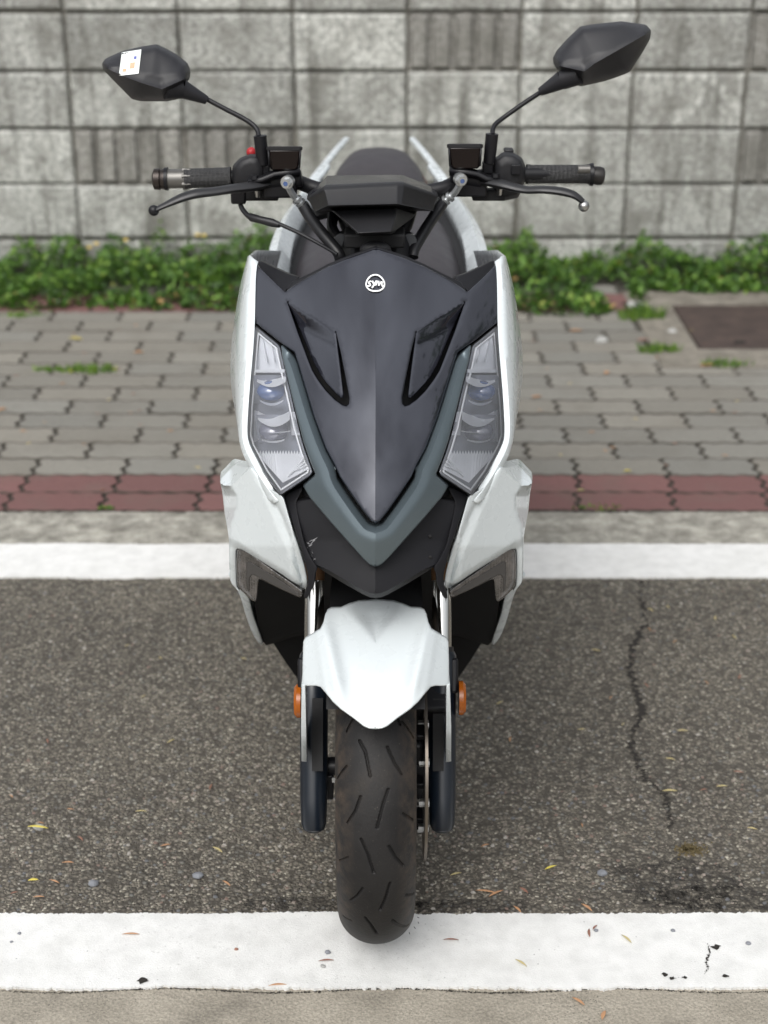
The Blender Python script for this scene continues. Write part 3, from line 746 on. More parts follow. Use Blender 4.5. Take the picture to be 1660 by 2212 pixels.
# fallen leaves
def leaf(px, py, ln, ang, mat, label, group, wid=.22, z=.002):
    ln *= .62; wid *= .62
    c_ = PG(px, py, z); n = 7; m = MB(); A_, B_, Cc = [], [], []
    for i in range(n):
        t_ = i/(n-1); w = ln*wid*math.sin(math.pi*min(max(t_, .02), .98))**.8; x = (t_-.5)*ln; bend = .05*ln*math.sin(math.pi*t_)
        A_.append((x, -w+bend, .0014+w*.35)); B_.append((x, bend, .0008)); Cc.append((x, w+bend, .0014+w*.3))
    m.loft([A_, B_, Cc]); o = m.build('fallen_leaf', M[mat]); solid(o, .0004)
    o.location = (c_.x, c_.y, z); o.rotation_euler = (0, 0, ang); return tag(o, label, 'leaf', group)
gA, gL, gP, gC = 'slender dry leaves on the asphalt', 'slender dry leaves on the white line', 'fallen leaves on the paving', 'dry leaves on the concrete strip'
for i, (x, y, l_, a, mt, lb, g_, w_, z_) in enumerate([
    (163,732,.075,-.3,'yellow','pale yellow leaf lying on grey paving at left',gP,.25,.004),
    (300,762,.05,.2,'dry','round tan leaf on grey paving, left of the scooter',gP,.45,.004),
    (157,802,.05,1.3,'yellow','bright yellow leaf beside the big grass tuft',gP,.35,.004),
    (245,798,.06,.1,'dry','orange tan leaf right of the big grass tuft',gP,.3,.004),
    (5,885,.05,1,'dry','orange leaf on grey paving at the very left edge',gP,.35,.004),
    (1160,858,.05,.3,'dry','orange red leaf on paving just right of the scooter',gP,.35,.004),
    (1245,715,.07,.1,'dry','rusty leaf among dry litter right of the scooter, near the weeds',gP,.3,.004),
    (1440,752,.05,.8,'dry','orange leaf at the tuft by the iron cover corner',gP,.4,.004),
    (1530,790,.08,.1,'dry','orange tan leaf on the front edge of the concrete apron',gP,.3,.008),
    (1312,805,.05,1.2,'dry','small tan leaf in a paving joint right of the scooter',gP,.35,.004),
    (1390,735,.07,.2,'drybrown','reddish brown leaf left of the iron cover',gP,.3,.008),
    (1356,1018,.03,.1,'yellow','small pale yellow leaf on upper red paving row at right',gP,.35,.004),
    (1255,1060,.03,.1,'straw','small straw leaf on lower red paving row right of the scooter',gP,.35,.004),
    (82,1793-4,.055,-.15,'yellow','yellow sliver leaf on the asphalt at left, resting on a pebble',gA,.13,.012),
    (305,1904-150,.03,0,'straw','straw coloured sliver, upper left asphalt',gA,.13,.002),
    (470,1965-128,.035,-.7,'straw','pale straw sliver on asphalt between left edge and fork',gA,.16,.002),
    (147,1995-130,.03,0,'dry','tan sliver on the asphalt at lower left',gA,.15,.002),
    (118,2040-134,.03,-.5,'dry','tan sliver just above the white line at left',gA,.15,.002),
    (72,2068-165,.025,.1,'yellow','pale yellow curl on asphalt near white line at left',gA,.3,.002),
    (1050,1928,.05,-.2,'dry','double tan sliver on asphalt right of the disc brake, left piece',gA,.12,.002),
    (1072,1932,.045,.6,'dry','double tan sliver on asphalt right of the disc brake, right piece',gA,.12,.002),
    (1132,1925,.03,-.9,'drybrown','brown sliver right of the double sliver on asphalt',gA,.2,.002),
    (985,1890,.03,.35,'straw','pale sliver on asphalt below the brake disc',gA,.16,.002),
    (1190,1876,.035,.5,'yellow','greenish yellow sliver on the asphalt at right of centre',gA,.16,.002),
    (1118,1966,.03,-1,'dry','tan sliver touching top edge of white line, nearer the tyre',gA,.18,.006),
    (1268,1962,.035,-.9,'dry','tan sliver touching top edge of white line, further from the tyre',gA,.18,.006),
    (1475,1580,.03,0,'straw','pale sliver on the asphalt at upper right',gA,.16,.002),
    (1560,1700,.03,.1,'straw','straw sliver lying right of the crack in asphalt',gA,.16,.002),
    (1448,1710,.04,0,'straw','straw sliver lying in the crack in asphalt',gA,.16,.002),
    (283,2020,.04,.0,'dry','orange brown leaf with a stalk on the white line, left half',gL,.12,.005),
    (705,2077,.035,.1,'drybrown','red brown sliver on white line just left of the tyre',gL,.12,.005),
    (975,2032,.035,-.05,'drybrown','red brown sliver on white line just right of the tyre',gL,.12,.005),
    (1126,2082,.035,-.8,'straw','olive sliver near lower edge of white line',gL,.14,.005),
    (1354,2030,.035,-1.0,'straw','olive sliver on upper part of white line at right',gL,.14,.005),
    (1274,2017,.03,1.5,'drybrown','upright red brown sliver in the middle right of white line',gL,.18,.005),
    (1286,2005,.02,.9,'drybrown','tiny red brown sliver above the upright one',gL,.2,.005),
    (600,2130,.04,.1,'dry','orange sliver on the joint below the white line, left half',gC,.12,.003),
    (1250,2165,.035,-.8,'dry','orange sliver on the concrete strip at right',gC,.18,.002),
    (1305,2195,.03,1.2,'dry','orange leaf on the concrete strip at bottom right',gC,.25,.002)]):
    leaf(x, y, l_, a, mt, lb, g_, w_, z_)
rr = random.Random(77)
for i in range(46):
    x = rr.uniform(10, 1650); y = rr.uniform(1300, 1940)
    if 620 < x < 1010: continue
    leaf(x, y, rr.uniform(.018, .030), rr.uniform(-1.5, 1.5), rr.choice(['dry', 'straw', 'drybrown', 'straw']), 'tiny dry sliver of leaf lying loose on the asphalt', 'tiny leaf slivers on the asphalt', .16)
for i in range(60):
    x = rr.uniform(10, 1650); y = rr.uniform(700, 1090)
    if 480 < x < 1150: continue
    leaf(x, y, rr.uniform(.015, .03), rr.uniform(-1.5, 1.5), rr.choice(['dry', 'straw', 'drybrown', 'dry']), 'tiny dry leaf scrap on the paving blocks', 'tiny leaf scraps on the paving', .3, .003)
# ================================================================== SCOOTER
scooter = bpy.data.objects.new('scooter', None); C.objects.link(scooter); scooter.location = ROOT
tag(scooter, 'white and black sport scooter parked nose towards the viewer', 'scooter')
def part(m, name, mat, parent=None, **k): return m.build(name, mat, parent or scooter, **k)
ycp = np.array([400, 535, 700, 850, 1000, 1128, 1222, 1300, 1420]); Dcp = np.array([2.125, 2.02, 1.915, 1.83, 1.765, 1.725, 1.705, 1.697, 1.70])
pc = np.polyfit(ycp-850, Dcp, 4)
def Dc(y): return float(np.polyval(pc, min(max(y, 380), 1440)-850))
def skin(px, py):
    D = Dc(py)
    X = abs(px-MIDX)/1620.0
    return D+.25*X+2.0*X*X
# ---- front shield (gloss black)
topE = fr('C', [(1361, 47), (1130, 127), (950, 203), (800, 282), (700, 338), (640, 378), (590, 415)])
wing = fr('C', [(575, 412), (460, 305), (350, 192), (338, 200), (326, 350), (322, 676)])
seam = fr('C', [(545, 852), (662, 932), (690, 1010), (740, 1180), (830, 1480), (930, 1750), (1010, 1900)]) + fr('E', [(622, 110), (680, 198), (740, 283), (780, 333), (806, 345)])
sh = topE+wing+seam
sh[0] = (MIDX, sh[0][1]); sh[-1] = (MIDX, sh[-1][1])
slit = fr('C', [(603, 505), (650, 640), (692, 765), (768, 965), (815, 1085), (862, 1165), (935, 1262), (1010, 1338), (1072, 1382), (1105, 1392), (1126, 1375), (1130, 1325), (1102, 1170), (1060, 950), (1016, 757), (1030, 860), (1048, 1000), (1066, 1150), (1082, 1290), (1080, 1318), (1060, 1322), (1005, 1272), (935, 1195), (880, 1120), (840, 1045), (802, 960), (725, 775), (665, 635)])
fc_line = fr('C', [(606, 520), (1010, 752)])
plate = np.array(fr('C', [(603, 505), (725, 775), (802, 960), (880, 1120), (1060, 1322), (1082, 1290), (1048, 1000), (1016, 757)]))
def shadj(x, y):
    # the facet between the slits tilts back towards its lower end
    if not inside([(x, y)], plate)[0]: return 0
    (xa, ya), (xb, yb) = fc_line; d = ((xb-xa)*(y-ya)-(yb-ya)*(x-xa))/math.hypot(xb-xa, yb-ya); d = max(0, d)
    return min(1, d/26)*(.0025+.00011*max(0, abs(x-MIDX)-60))
shm = panel(sh, skin, .018, sym=True, rp=3.2, rm=.0025, step=7, lines=[([fc_line[0], fc_line[1]], None)], adj=shadj, holes=[slit])
shield = part(shm, 'front_shield', M['gloss'], angle=40)
# emblem: ring and letters
def onskin(pts2, d): return [P(a, b, skin(a, b)-d) for a, b in pts2]
emb = MB()
def polystroke(m, pts2, w, d=.0024, closed=False):
    A_, B_ = [], []
    n = len(pts2)
    for i, p in enumerate(pts2):
        a, b = (pts2[i-1], pts2[(i+1) % n]) if closed else (pts2[max(i-1, 0)], pts2[min(i+1, n-1)]); dx, dy = b[0]-a[0], b[1]-a[1]; l = math.hypot(dx, dy) or 1
        A_.append((p[0]-dy/l*w/2, p[1]+dx/l*w/2)); B_.append((p[0]+dy/l*w/2, p[1]-dx/l*w/2))
    if closed: A_.append(A_[0]); B_.append(B_[0])
    m.loft([onskin(A_, .0004), onskin(A_, d), onskin(B_, d), onskin(B_, .0004)])
Mf = lambda L_: fr('M', L_)
rng_ = chaikin(Mf([(870, 430), (1035, 478), (1168, 600), (1240, 725), (1260, 850), (1232, 965), (1160, 1052), (1040, 1120), (870, 1134), (690, 1120), (580, 1056), (498, 955), (470, 850), (488, 740), (552, 610), (680, 478)]), 2, .25)
polystroke(emb, rng_, 3.2, closed=True)
polystroke(emb, Mf([(700, 722), (625, 722), (578, 765), (600, 815), (655, 845), (662, 885), (620, 918), (500, 922)]), 3.2)
polystroke(emb, Mf([(738, 700), (795, 825)]), 3.5); polystroke(emb, Mf([(915, 690), (830, 850), (722, 1000)]), 3.5)
polystroke(emb, Mf([(868, 900), (985, 700)]), 3.1, .0023); polystroke(emb, Mf([(1005, 700), (1018, 915)]), 3.3, .0025); polystroke(emb, Mf([(1010, 900), (1128, 725)]), 2.9, .0022); polystroke(emb, Mf([(1150, 722), (1140, 850), (1160, 920), (1235, 925)]), 3.2, .0026)
part(emb, 'emblem', M['badge'], shield, smooth=False)
# ---- teal V trim
tin = fr('C', [(672, 960), (700, 1015), (752, 1185), (842, 1485), (942, 1755), (1022, 1910)]) + fr('E', [(616, 120), (674, 208), (734, 293), (775, 345), (806, 352)])
tin = [(a-2.6, b+2) for a, b in tin[:-1]]+[(MIDX, tin[-1][1]+4)]
tout = fr('E', [(806, 563), (790, 562), (770, 552), (740, 524), (650, 423), (560, 322), (470, 214), (437, 158)]) + fr('C', [(835, 1990), (842, 1970), (800, 1868), (740, 1695), (672, 1430), (617, 1200), (566, 1000), (550, 880), (560, 880)])
tout[0] = (MIDX, tout[0][1])
tr_out = tin[::-1]; vt = [tin[-1]] if 0 else []
vo_ = [tin[-1]]+tin[-2::-1]+tout[::-1]
tseg = np.array([[tin[i], tin[i+1]] for i in range(len(tin)-1)])
def tD(x, y):
    d = dseg([(x, y)], tseg)[0]
    f = min(1, max(0, d/15.0)); X = abs(x-MIDX)/1620
    return skin(x, y)-.009+.016*(1-f)+.010*max(0, (d-32)/40)
def offline(pl, d):
    A = np.array(pl); t_ = np.gradient(A, axis=0); t_ /= np.linalg.norm(t_, axis=1)[:, None]; return [tuple(p) for p in A+np.stack([-t_[:, 1], t_[:, 0]], 1)*d]
tinS = [tuple(p)[:2] for p in resamp(smoothp([(x, y, 0) for x, y in tin[:-1]], 2)+[Vector((tin[-1][0], tin[-1][1], 0))], 70)]
tseg = np.array([[tinS[i], tinS[i+1]] for i in range(len(tinS)-1)])
tls = []
for d_ in (5, 10, 15, 18):
    for sg_ in (1, -1):
        q = offline(tinS, d_*sg_)
        if inside(np.array(q[20:21]), vo_)[0]:
            q = [p for p in q if inside([p], vo_)[0] and p[0] < MIDX-1.5 and dseg([p], np.array([[vo_[i], vo_[(i+1) % len(vo_)]] for i in range(len(vo_))]))[0] > 2]
            if len(q) > 5: tls.append(([*q], None))
trm = panel(vo_, tD, .02, sym=True, rp=3, rm=.003, step=6, lines=tls)
part(trm, 'front_trim', M['trim'], angle=50)
# dark backing behind seams
bkO = fr('C', [(1361, 60), (950, 215), (600, 425), (355, 215), (330, 700), (300, 1000), (270, 1400), (262, 1640), (300, 1760), (420, 1960), (560, 2140)])+fr('E', [(420, 180), (470, 260), (650, 450), (780, 560), (806, 560)])
bkO[0] = (MIDX, bkO[0][1]); bkO[-1] = (MIDX, bkO[-1][1])
inner_frame = part(panel(bkO, lambda x, y: skin(x, y)+.045, .03, sym=True, rp=2, step=16), 'inner_frame', M['dark'])
# ---- chin cover
ch = [(MIDX, 1190)]+fr('E', [(740, 490), (650, 400), (560, 290), (500, 215), (468, 220), (410, 232), (402, 245), (412, 330), (440, 450), (480, 530), (500, 560), (560, 598), (640, 648), (740, 704), (775, 719), (806, 722)])
ch[-1] = (MIDX, ch[-1][1])
lipl = fr('E', [(508, 555), (560, 578), (640, 625), (740, 683), (775, 697), (800, 700)])
def lipY(x): return float(np.interp(x, [p[0] for p in lipl], [p[1] for p in lipl]))
def chD(x, y):
    X = abs(x-MIDX)/1620
    # lower lip: ridge line from (500,560) to (806,700), below it turns back under
    e = max(0, y-lipY(min(x, 2*MIDX-x)))
    return Dc(y)+.030+.30*X+.9*X*X-.026*min(1, max(0, (y-1170)/110.))+.0022*e
chm = panel(ch, chD, .02, sym=True, rp=3, rm=.003, step=7, lines=[(lipl, None)])
chin = part(chm, 'chin_cover', M['satinD'])
sc_ = MB(); rq = random.Random(4)
for (pa, pb) in (((465, 440), (515, 415)), ((470, 455), (500, 425)), ((463, 462), (484, 452)), ((474, 470), (484, 520)), ((480, 480), (487, 500)), ((490, 528), (502, 522)), ((440, 455), (462, 470)), ((455, 440), (470, 452))):
    p0, p1 = fr('E', [pa, pb]); pl = [(p0[0]+(p1[0]-p0[0])*i/6+rq.uniform(-.7, .7), p0[1]+(p1[1]-p0[1])*i/6+rq.uniform(-.7, .7)) for i in range(7)]
    w = rq.uniform(.8, 2.0)
    sc_.loft([[P(x, y-w*math.sin(math.pi*i/6)*rq.uniform(.4, 1), chD(x, y)-.0006) for i, (x, y) in enumerate(pl)], [P(x, y+w*math.sin(math.pi*i/6), chD(x, y)-.0006) for i, (x, y) in enumerate(pl)]])
part(sc_, 'scrape', simple('pale_scrape', (.30, .30, .31), .7), chin)
for (a, b) in ((1077, 413), (1078, 517)):
    q = fr('E', [(a, b)])[0]; part(MB().sphere(P(q[0], q[1], chD(*q)-.0005), .0028, 10, 6, (1, .5, 1)), 'screw_hole', M['dark'], chin)
# black frame strips beside the chin
def both(m, name, mat, parent=None, **k):
    a = part(m, name, mat, parent, **k); b = part(m.mirrored(), name, mat, parent, **k); return a, b
st_ = fr('E', [(338, 208), (362, 190), (430, 160), (436, 175), (402, 240), (418, 330), (446, 450), (485, 530), (512, 568), (497, 605), (497, 650), (457, 727), (438, 720), (462, 650), (460, 600), (430, 480), (382, 335)])
both(panel(st_, lambda x, y: skin(x, y)+.028-.018*min(1, max(0, (y-1060)/150)), .025, rp=3, rm=.003, step=7), 'side_strip', M['satinD'])
# ---- headlights
hl = fr('C', [(330, 702), (440, 795), (540, 876), (575, 1040), (636, 1290), (694, 1560), (752, 1760), (820, 1950), (800, 1982), (660, 2075), (558, 2142), (535, 2146), (400, 1958), (282, 1735), (254, 1640), (266, 1400), (289, 1130), (309, 900), (322, 760)])
hlens = panel(hl, skin, .004, rp=5, rm=.004, step=8, round_=1)
def scalepoly(pl, f, cx=None, cy=None):
    c_ = np.mean(pl, 0); return [tuple(c_+(np.array(p)-c_)*f) for p in pl]
def insetpoly(pl, d):
    B = np.array(pl); area = .5*np.sum(B[:, 0]*np.roll(B[:, 1], -1)-np.roll(B[:, 0], -1)*B[:, 1]); sg = 1 if area > 0 else -1
    o = []
    n = len(B)
    for i in range(n):
        e1 = B[i]-B[i-1]; e2 = B[(i+1) % n]-B[i]; n1 = np.array([-e1[1], e1[0]])*sg/np.linalg.norm(e1); n2 = np.array([-e2[1], e2[0]])*sg/np.linalg.norm(e2)
        m = n1+n2; m /= np.linalg.norm(m); o.append(tuple(B[i]+m*d/max(.35, m.dot(n1))))
    return o
def band(pl, d0, d1, D0, D1):
    a = insetpoly(pl, d0) if d0 else pl; b = insetpoly(pl, d1)
    s0 = [P(x, y, skin(x, y)+D0) for x, y in a]; s1 = [P(x, y, skin(x, y)+D1) for x, y in b]
    m = MB().loft([s0, s1], closed=True); return m
def at(pts, dep, k='C'): return [P(x, y, skin(x, y)+dep) for x, y in fr(k, [p[:2] for p in pts])]
def headlight():
    objs = []
    hs_ = insetpoly(hl, 2)
    m1 = band(hl, 1, 5, .010, .014); m1.v; 
    bz = MB(); bz.add(m1.v, m1.f); b2 = band(hl, 5, 7.5, .014, .030); bz.add(b2.v, b2.f)
    lt = band(hl, 7.5, 10.5, .0125, .0125); b3 = band(hl, 10.5, 11.5, .0125, .035); lt.add(b3.v, b3.f)
    # basin
    fl_ = insetpoly(hl, 6); bs = panel(fl_, lambda x, y: skin(x, y)+.036, .004, rp=0, step=14, round_=0)
    # reflector plates: upper wall with two fins, shelf
    rf = MB()
    def sheetp(rows):  # rows of (zx,zy,dep)
        rf.loft([[P(*q[:2], skin(*q[:2])+dep) for q, dep in ((fr('C', [(a, b)])[0], d) for a, b, d in r)] for r in rows])
    sheetp([[(372, 800, .016), (450, 860, .016), (530, 900, .016)], [(345, 1000, .026), (450, 1000, .026), (560, 1000, .026)], [(338, 1095, .030), (450, 1095, .030), (585, 1095, .030)]])
    sheetp([[(335, 1078, .010), (585, 1078, .010)], [(335, 1106, .012), (590, 1106, .012)], [(340, 1108, .034), (590, 1108, .034)]])
    def arc(xa, xb, y0, sag, h, d0, d1, n=14):
        r1, r2 = [], []
        for i in range(n+1):
            t_ = i/n; x = xa+(xb-xa)*t_; s_ = sag*(1-(2*t_-1)**2); r1.append((x, y0+s_*.75, d0+.012*(1-(2*t_-1)**2))); r2.append((x, y0+h+s_, d1))
        sheetp([r1, r2])
    arc(345, 590, 1128, 46, 56, .014, .004)
    arc(352, 625, 1432, 62, 74, .016, .004)
    arc(370, 570, 1338, 38, 12, .010, .008); arc(385, 580, 1672, 22, 12, .010, .008); arc(370, 630, 1600, 14, 8, .010, .008)
    # side cheeks of second projector
    sheetp([[(325, 1425, .008), (318, 1700, .010)], [(352, 1440, .024), (360, 1680, .028)]])
    sheetp([[(620, 1440, .022), (640, 1640, .028)], [(668, 1440, .008), (712, 1640, .010)]])
    # serrated lower plate
    ser = []; n = 15
    for i in range(n*2+1):
        x = 362+(725-362)*i/(n*2); ser.append((x, 1802 if i % 2 == 0 else 1768, .020))
    low = []
    for i in range(n*2+1):
        t_ = i/(n*2); low.append((400+(790-400)*t_ if t_ > .5 else 400+(595-400)*t_*2, (1830+(2050-1830)*min(1, t_*2)) if t_ < .45 else 2050-(2050-1950)*((t_-.45)/.55), .012))
    low = [(380+ (565-380)*min(1, t_*2) if t_ <= .5 else 565+(790-565)*(t_-.5)*2, 1840+(2045-1840)*t_*2 if t_ <= .5 else 2045-(2045-1925)*(t_-.5)*2, .012) for t_ in [i/(n*2) for i in range(n*2+1)]]
    sheetp([ser, low])
    fins = MB()
    for (xa, ya, xb, yb) in ((398, 822, 430, 1015), (468, 836, 498, 1020)):
        fins.loft([at([(xa-5, ya), (xb-5, yb)], .024), at([(xa, ya), (xb, yb)], .012), at([(xa+6, ya), (xb+6, yb)], .024)])
    for k_ in range(3):
        fins.loft([at([(600+k_*18, 1985-k_*22), (740+k_*14, 1830+k_*30)], .012), at([(606+k_*18, 1992-k_*22), (746+k_*14, 1837+k_*30)], .0085), at([(612+k_*18, 1999-k_*22), (752+k_*14, 1844+k_*30)], .012)])
    pj = MB(); q = fr('C', [(470, 1262)])[0]; c_ = P(*q, skin(*q)+.030); pj.sphere(c_, .0205, 24, 16, (1, .9, .66))
    pg = MB(); q = fr('C', [(495, 1600)])[0]; c2 = P(*q, skin(*q)+.031); pg.sphere(c2, .0215, 24, 16, (1, .9, .62))
    rims = MB()
    for cc in (c_, c2): rims.loft([[cc+Vector((x, .006, z)) for x in (-.024, -.008, .008, .024)] for z in (.020, .006, -.006, -.020)])
    return bz, lt, bs, rf, fins, pj, pg, rims, m1
H_ = headlight()
for mir in (0, 1):
    f_ = (lambda m: m.mirrored()) if mir else (lambda m: m)
    hb = part(f_(H_[2]), 'headlight', M['bezel'])
    part(f_(H_[0]), 'bezel', M['bezel'], hb); part(f_(H_[1]), 'inner_rim', M['bezel_light'], hb)
    part(f_(H_[3]), 'reflector', M['reflector'], hb, angle=25); part(f_(H_[4]), 'fins', M['bezel_light'], hb)
    part(f_(H_[5]), 'projector', M['projector'], hb); part(f_(H_[6]), 'projector', M['projector_grey'], hb); part(f_(H_[7]), 'projector_housing', M['bezel'], hb)
    part(f_(hlens), 'lens', M['lens'], hb)
    sb = band(hl, 0, -2.2, .004, .010); part(f_(sb), 'gasket', M['dark'], hb)
# ---- side fairing (white upper): strip + side
inE = fr('C', [(343, 165), (330, 200), (320, 350), (316, 690), (302, 900), (281, 1130), (258, 1400), (246, 1645), (274, 1745), (392, 1968), (525, 2160)]) + fr('E', [(338, 230)])
ridg = fr('C', [(300, 112), (288, 200), (270, 420), (258, 700), (250, 900), (232, 1130), (214, 1400), (206, 1660), (236, 1790), (330, 1965), (420, 2110)]) + fr('E', [(290, 245)])
silh = fr('C', [(284, 120), (245, 260), (207, 420), (165, 700), (140, 900), (134, 1100), (146, 1260), (185, 1480), (207, 1680), (240, 1800), (310, 1930), (385, 2080)]) + fr('E', [(270, 240)])
n = 44
def crv(p2, Df, it=2):
    return resamp(smoothp([P(x, y, Df(x, y)) for x, y in p2], it), n)
def tp(y): return .017*min(1, max(0, (y-985)/85))
c0 = crv(inE, lambda x, y: skin(x, y)+.012); c1 = crv(inE, lambda x, y: skin(x, y)-.001+tp(y))
c1b = crv([((a[0]*.5+b[0]*.5), (a[1]+b[1])/2) for a, b in zip(inE, ridg)], lambda x, y: skin(x, y)-.004+tp(y))
c2 = crv(ridg, lambda x, y: skin(x, y)-.002+tp(y))
mid = [((a[0]*.45+b[0]*.55), (a[1]+b[1])/2) for a, b in zip(ridg, silh)]
c3 = crv(mid, lambda x, y: skin(x, y)+.026-.006*min(1, max(0, (y-985)/85))); c4 = crv(silh, lambda x, y: skin(x, y)+.085-.06*min(1, max(0, (y-985)/90)))
ef = [min(1, max(0.02, (31-i)/7)) for i in range(n)]
c5 = [p+Vector((.004+.02*(1-e), .10*e, -.015*e)) for p, e in zip(c4, ef)]; c6 = [p+Vector((.03, .24*e, -.05*e)) for p, e in zip(c4, ef)]
m = MB().loft([c0, c1, c1b, c2, c3, c4, c5, c6]); 
for i_, mm in enumerate((m, m.mirrored())):
    o = part(mm, 'side_fairing', M['white'], angle=40); solid(o, .003, -1 if i_ else -1)
# black rear/inner wing behind the notch
wg = fr('C', [(350, 165), (372, 150), (480, 205), (600, 262), (705, 296), (650, 335), (590, 405), (582, 425), (470, 330), (352, 205)])
both(panel(wg, lambda x, y: skin(x, y)+.012+.0009*max(0, 640-y)*.4, .05, rp=2.5, rm=.002, step=7), 'wing_edge', M['satin'])
# top dark edge strip
te = fr('C', [(1361, 28), (1130, 105), (950, 180), (800, 258), (700, 305), (640, 335), (600, 395), (600, 430), (800, 300), (950, 222), (1130, 146), (1361, 66)])
te[0] = (MIDX, te[0][1]); te[-1] = (MIDX, te[-1][1])
part(panel(te, lambda x, y: skin(x, y)+.010, .03, sym=True, rp=2, rm=.002, step=8), 'shield_edge', M['satin'])
# ---- lower white fairing
E_ = lambda a, b, D: P(*fr('E', [(a, b)])[0], D)
crl = fr('N', [(205, 270), (108, 436), (232, 505), (300, 610), (300, 760), (240, 960), (226, 1085), (292, 1190), (292, 1400), (296, 1610), (330, 1680)])
lA = fr('N', [(450, 300), (560, 520), (640, 720), (740, 960), (900, 1330), (1006, 1562)])
lB = fr('N', [(520, 300), (590, 460), (700, 650), (800, 850), (900, 1120), (1004, 1520), (1012, 1570)])
lL = fr('N', [(232, 1080), (300, 1118), (430, 1200), (600, 1305), (800, 1430), (1004, 1568), (1070, 1580)])
lfo = fr('N', [(810, 622), (850, 760), (905, 950), (985, 1180), (1050, 1400), (1076, 1530), (1074, 1620), (1052, 1652), (900, 1560), (760, 1462), (600, 1360), (440, 1262), (360, 1212), (308, 1200), (290, 1216), (290, 1400), (298, 1600), (330, 1690), (300, 1660), (225, 1570), (213, 1350), (212, 1100), (190, 960), (160, 800), (135, 560), (106, 436), (265, 268), (330, 282), (400, 300), (450, 290), (500, 340), (640, 520)])
def ix(line, y): return float(np.interp(y, [p[1] for p in line], [p[0] for p in line]))
def iy(line, x): return float(np.interp(x, [p[0] for p in line], [p[1] for p in line]))
def lfD(x, y):
    X = abs(x-MIDX)/1620; D = 1.797+1.02*max(0, X-.112)+.020*max(0, (y-1180)/90)
    s_ = ix(crl, y)-x
    if y > iy(crl[:3][::-1], x) or x < crl[1][0]:
        if s_ > 0 and y > 1035: D += (.0013-.0009*min(1, max(0, (y-1150)/40)))*s_
    xa, xb = ix(lA, y), ix(lB, y)
    t_ = min(1, max(0, (x-xa)/max(xb-xa, 1.0)))
    D += .0060*t_-.0065*min(1, max(0, (x-xb)/4.0))*(1 if y > 1040 else 0)
    l_ = y-iy(lL, x)
    if l_ > 0 and x > 499: D += .00065*min(l_, 24)*min(1, (x-499)/14)
    tl = iy(fr('N', [(232, 505), (460, 300)]), x)-y
    if x < 544 and tl > 0: D += .0014*tl
    return D
inside_only = lambda L_: [p for p in L_]
lfm = panel(lfo, lfD, .035, rp=3, rm=.003, step=5, back=(-.1, 1, -.15), lines=[(crl[2:7], None), (lA[1:-1], None), (lB[2:-1], None), (lL[1:-2], None), (fr('N', [(232, 505), (440, 318)]), None)])
edge_ = [P(x, y, lfD(x, y)+.003) for x, y in fr('N', [(265, 270), (106, 438), (135, 560), (160, 800), (190, 960), (212, 1100), (213, 1350), (225, 1568), (300, 1658)])]
kf = [.04, .6, 1, 1, 1, 1, 1, .9, .6]
lfm.loft([resamp([p+Vector((.002, .0, 0)) for p in edge_], 40), resamp([p+Vector((.010+.02*(1-k_), .13*k_, -.05*k_)) for p, k_ in zip(edge_, kf)], 40)])
for mm in (lfm, lfm.mirrored()): part(mm, 'lower_fairing', M['white'], angle=48)
# ---- turn signals
sgO = fr('E', [(103, 478), (118, 474), (152, 480), (220, 532), (300, 590), (380, 645), (440, 690), (428, 724), (330, 680), (232, 632), (212, 628), (206, 700), (200, 742), (176, 734), (112, 672), (104, 640), (100, 560)])
def sgD(x, y):
    X = abs(x-MIDX)/1600; return 1.80+ (X-.1)*.80+.010
sgm = panel(sgO, sgD, .025, rp=4, rm=.004, step=6)
sgI = fr('E', [(150, 530), (300, 620), (420, 700), (410, 712), (320, 672), (230, 626), (180, 600), (165, 620), (165, 690), (158, 690), (150, 620)])
for mir in (0, 1):
    mm = sgm.mirrored() if mir else sgm; o = part(mm, 'turn_signal', M['smoke'])
    i2 = panel(sgI, lambda x, y: sgD(x, y)-.0015, .002, rp=2, rm=.001, step=8); i2 = i2.mirrored() if mir else i2
    part(i2, 'signal_strip', simple('signal_strip_grey', (.045, .042, .040), .3), o)
# ---- lower side skirt: white sliver running down and back
o1_ = [E_(64, 600, 2.00), E_(120, 690, 2.02), E_(150, 800, 2.06), E_(185, 900, 2.10), E_(225, 958, 2.13)]
o2_ = [E_(120, 640, 1.99), E_(165, 720, 2.01), E_(180, 800, 2.05), E_(215, 890, 2.09), E_(234, 950, 2.12)]
o3_ = [p+Vector((.03, .22, 0)) for p in o1_]
m = MB().loft([resamp(smoothp(q), 16) for q in (o2_, o1_, o3_)])
for mm in (m, m.mirrored()): solid(part(mm, 'side_skirt', M['white']), .003, 0)
# ---- black inner wheel arch / leg shield
def F_(a, b, D): return P(*fr('F', [(a, b)])[0], D)
L1 = [E_(100, 560, 1.97), E_(190, 720, 2.03), E_(215, 900, 2.11), E_(240, 965, 2.13), F_(140, 285, 2.16), F_(200, 380, 2.18), F_(270, 480, 2.20), F_(315, 540, 2.22), F_(330, 640, 2.24)]
L1 = resamp(L1, 20)
sec = []
for i, p in enumerate(L1):
    sec.append([p+Vector((.0, .28, 0)), p, Vector((p.x*.75, p.y+.03, p.z)), Vector((p.x*.4, p.y+.05, p.z)), Vector((0, p.y+.055, p.z)), Vector((-p.x*.4, p.y+.05, p.z)), Vector((-p.x*.75, p.y+.03, p.z)), Vector((-p.x, p.y, p.z)), Vector((-p.x, p.y+.28, p.z))])
top_ = [Vector((q.x*.9, q.y-.03, q.z+.12)) for q in sec[0]]
part(MB().loft([top_]+sec), 'inner_fender', M['dark'])
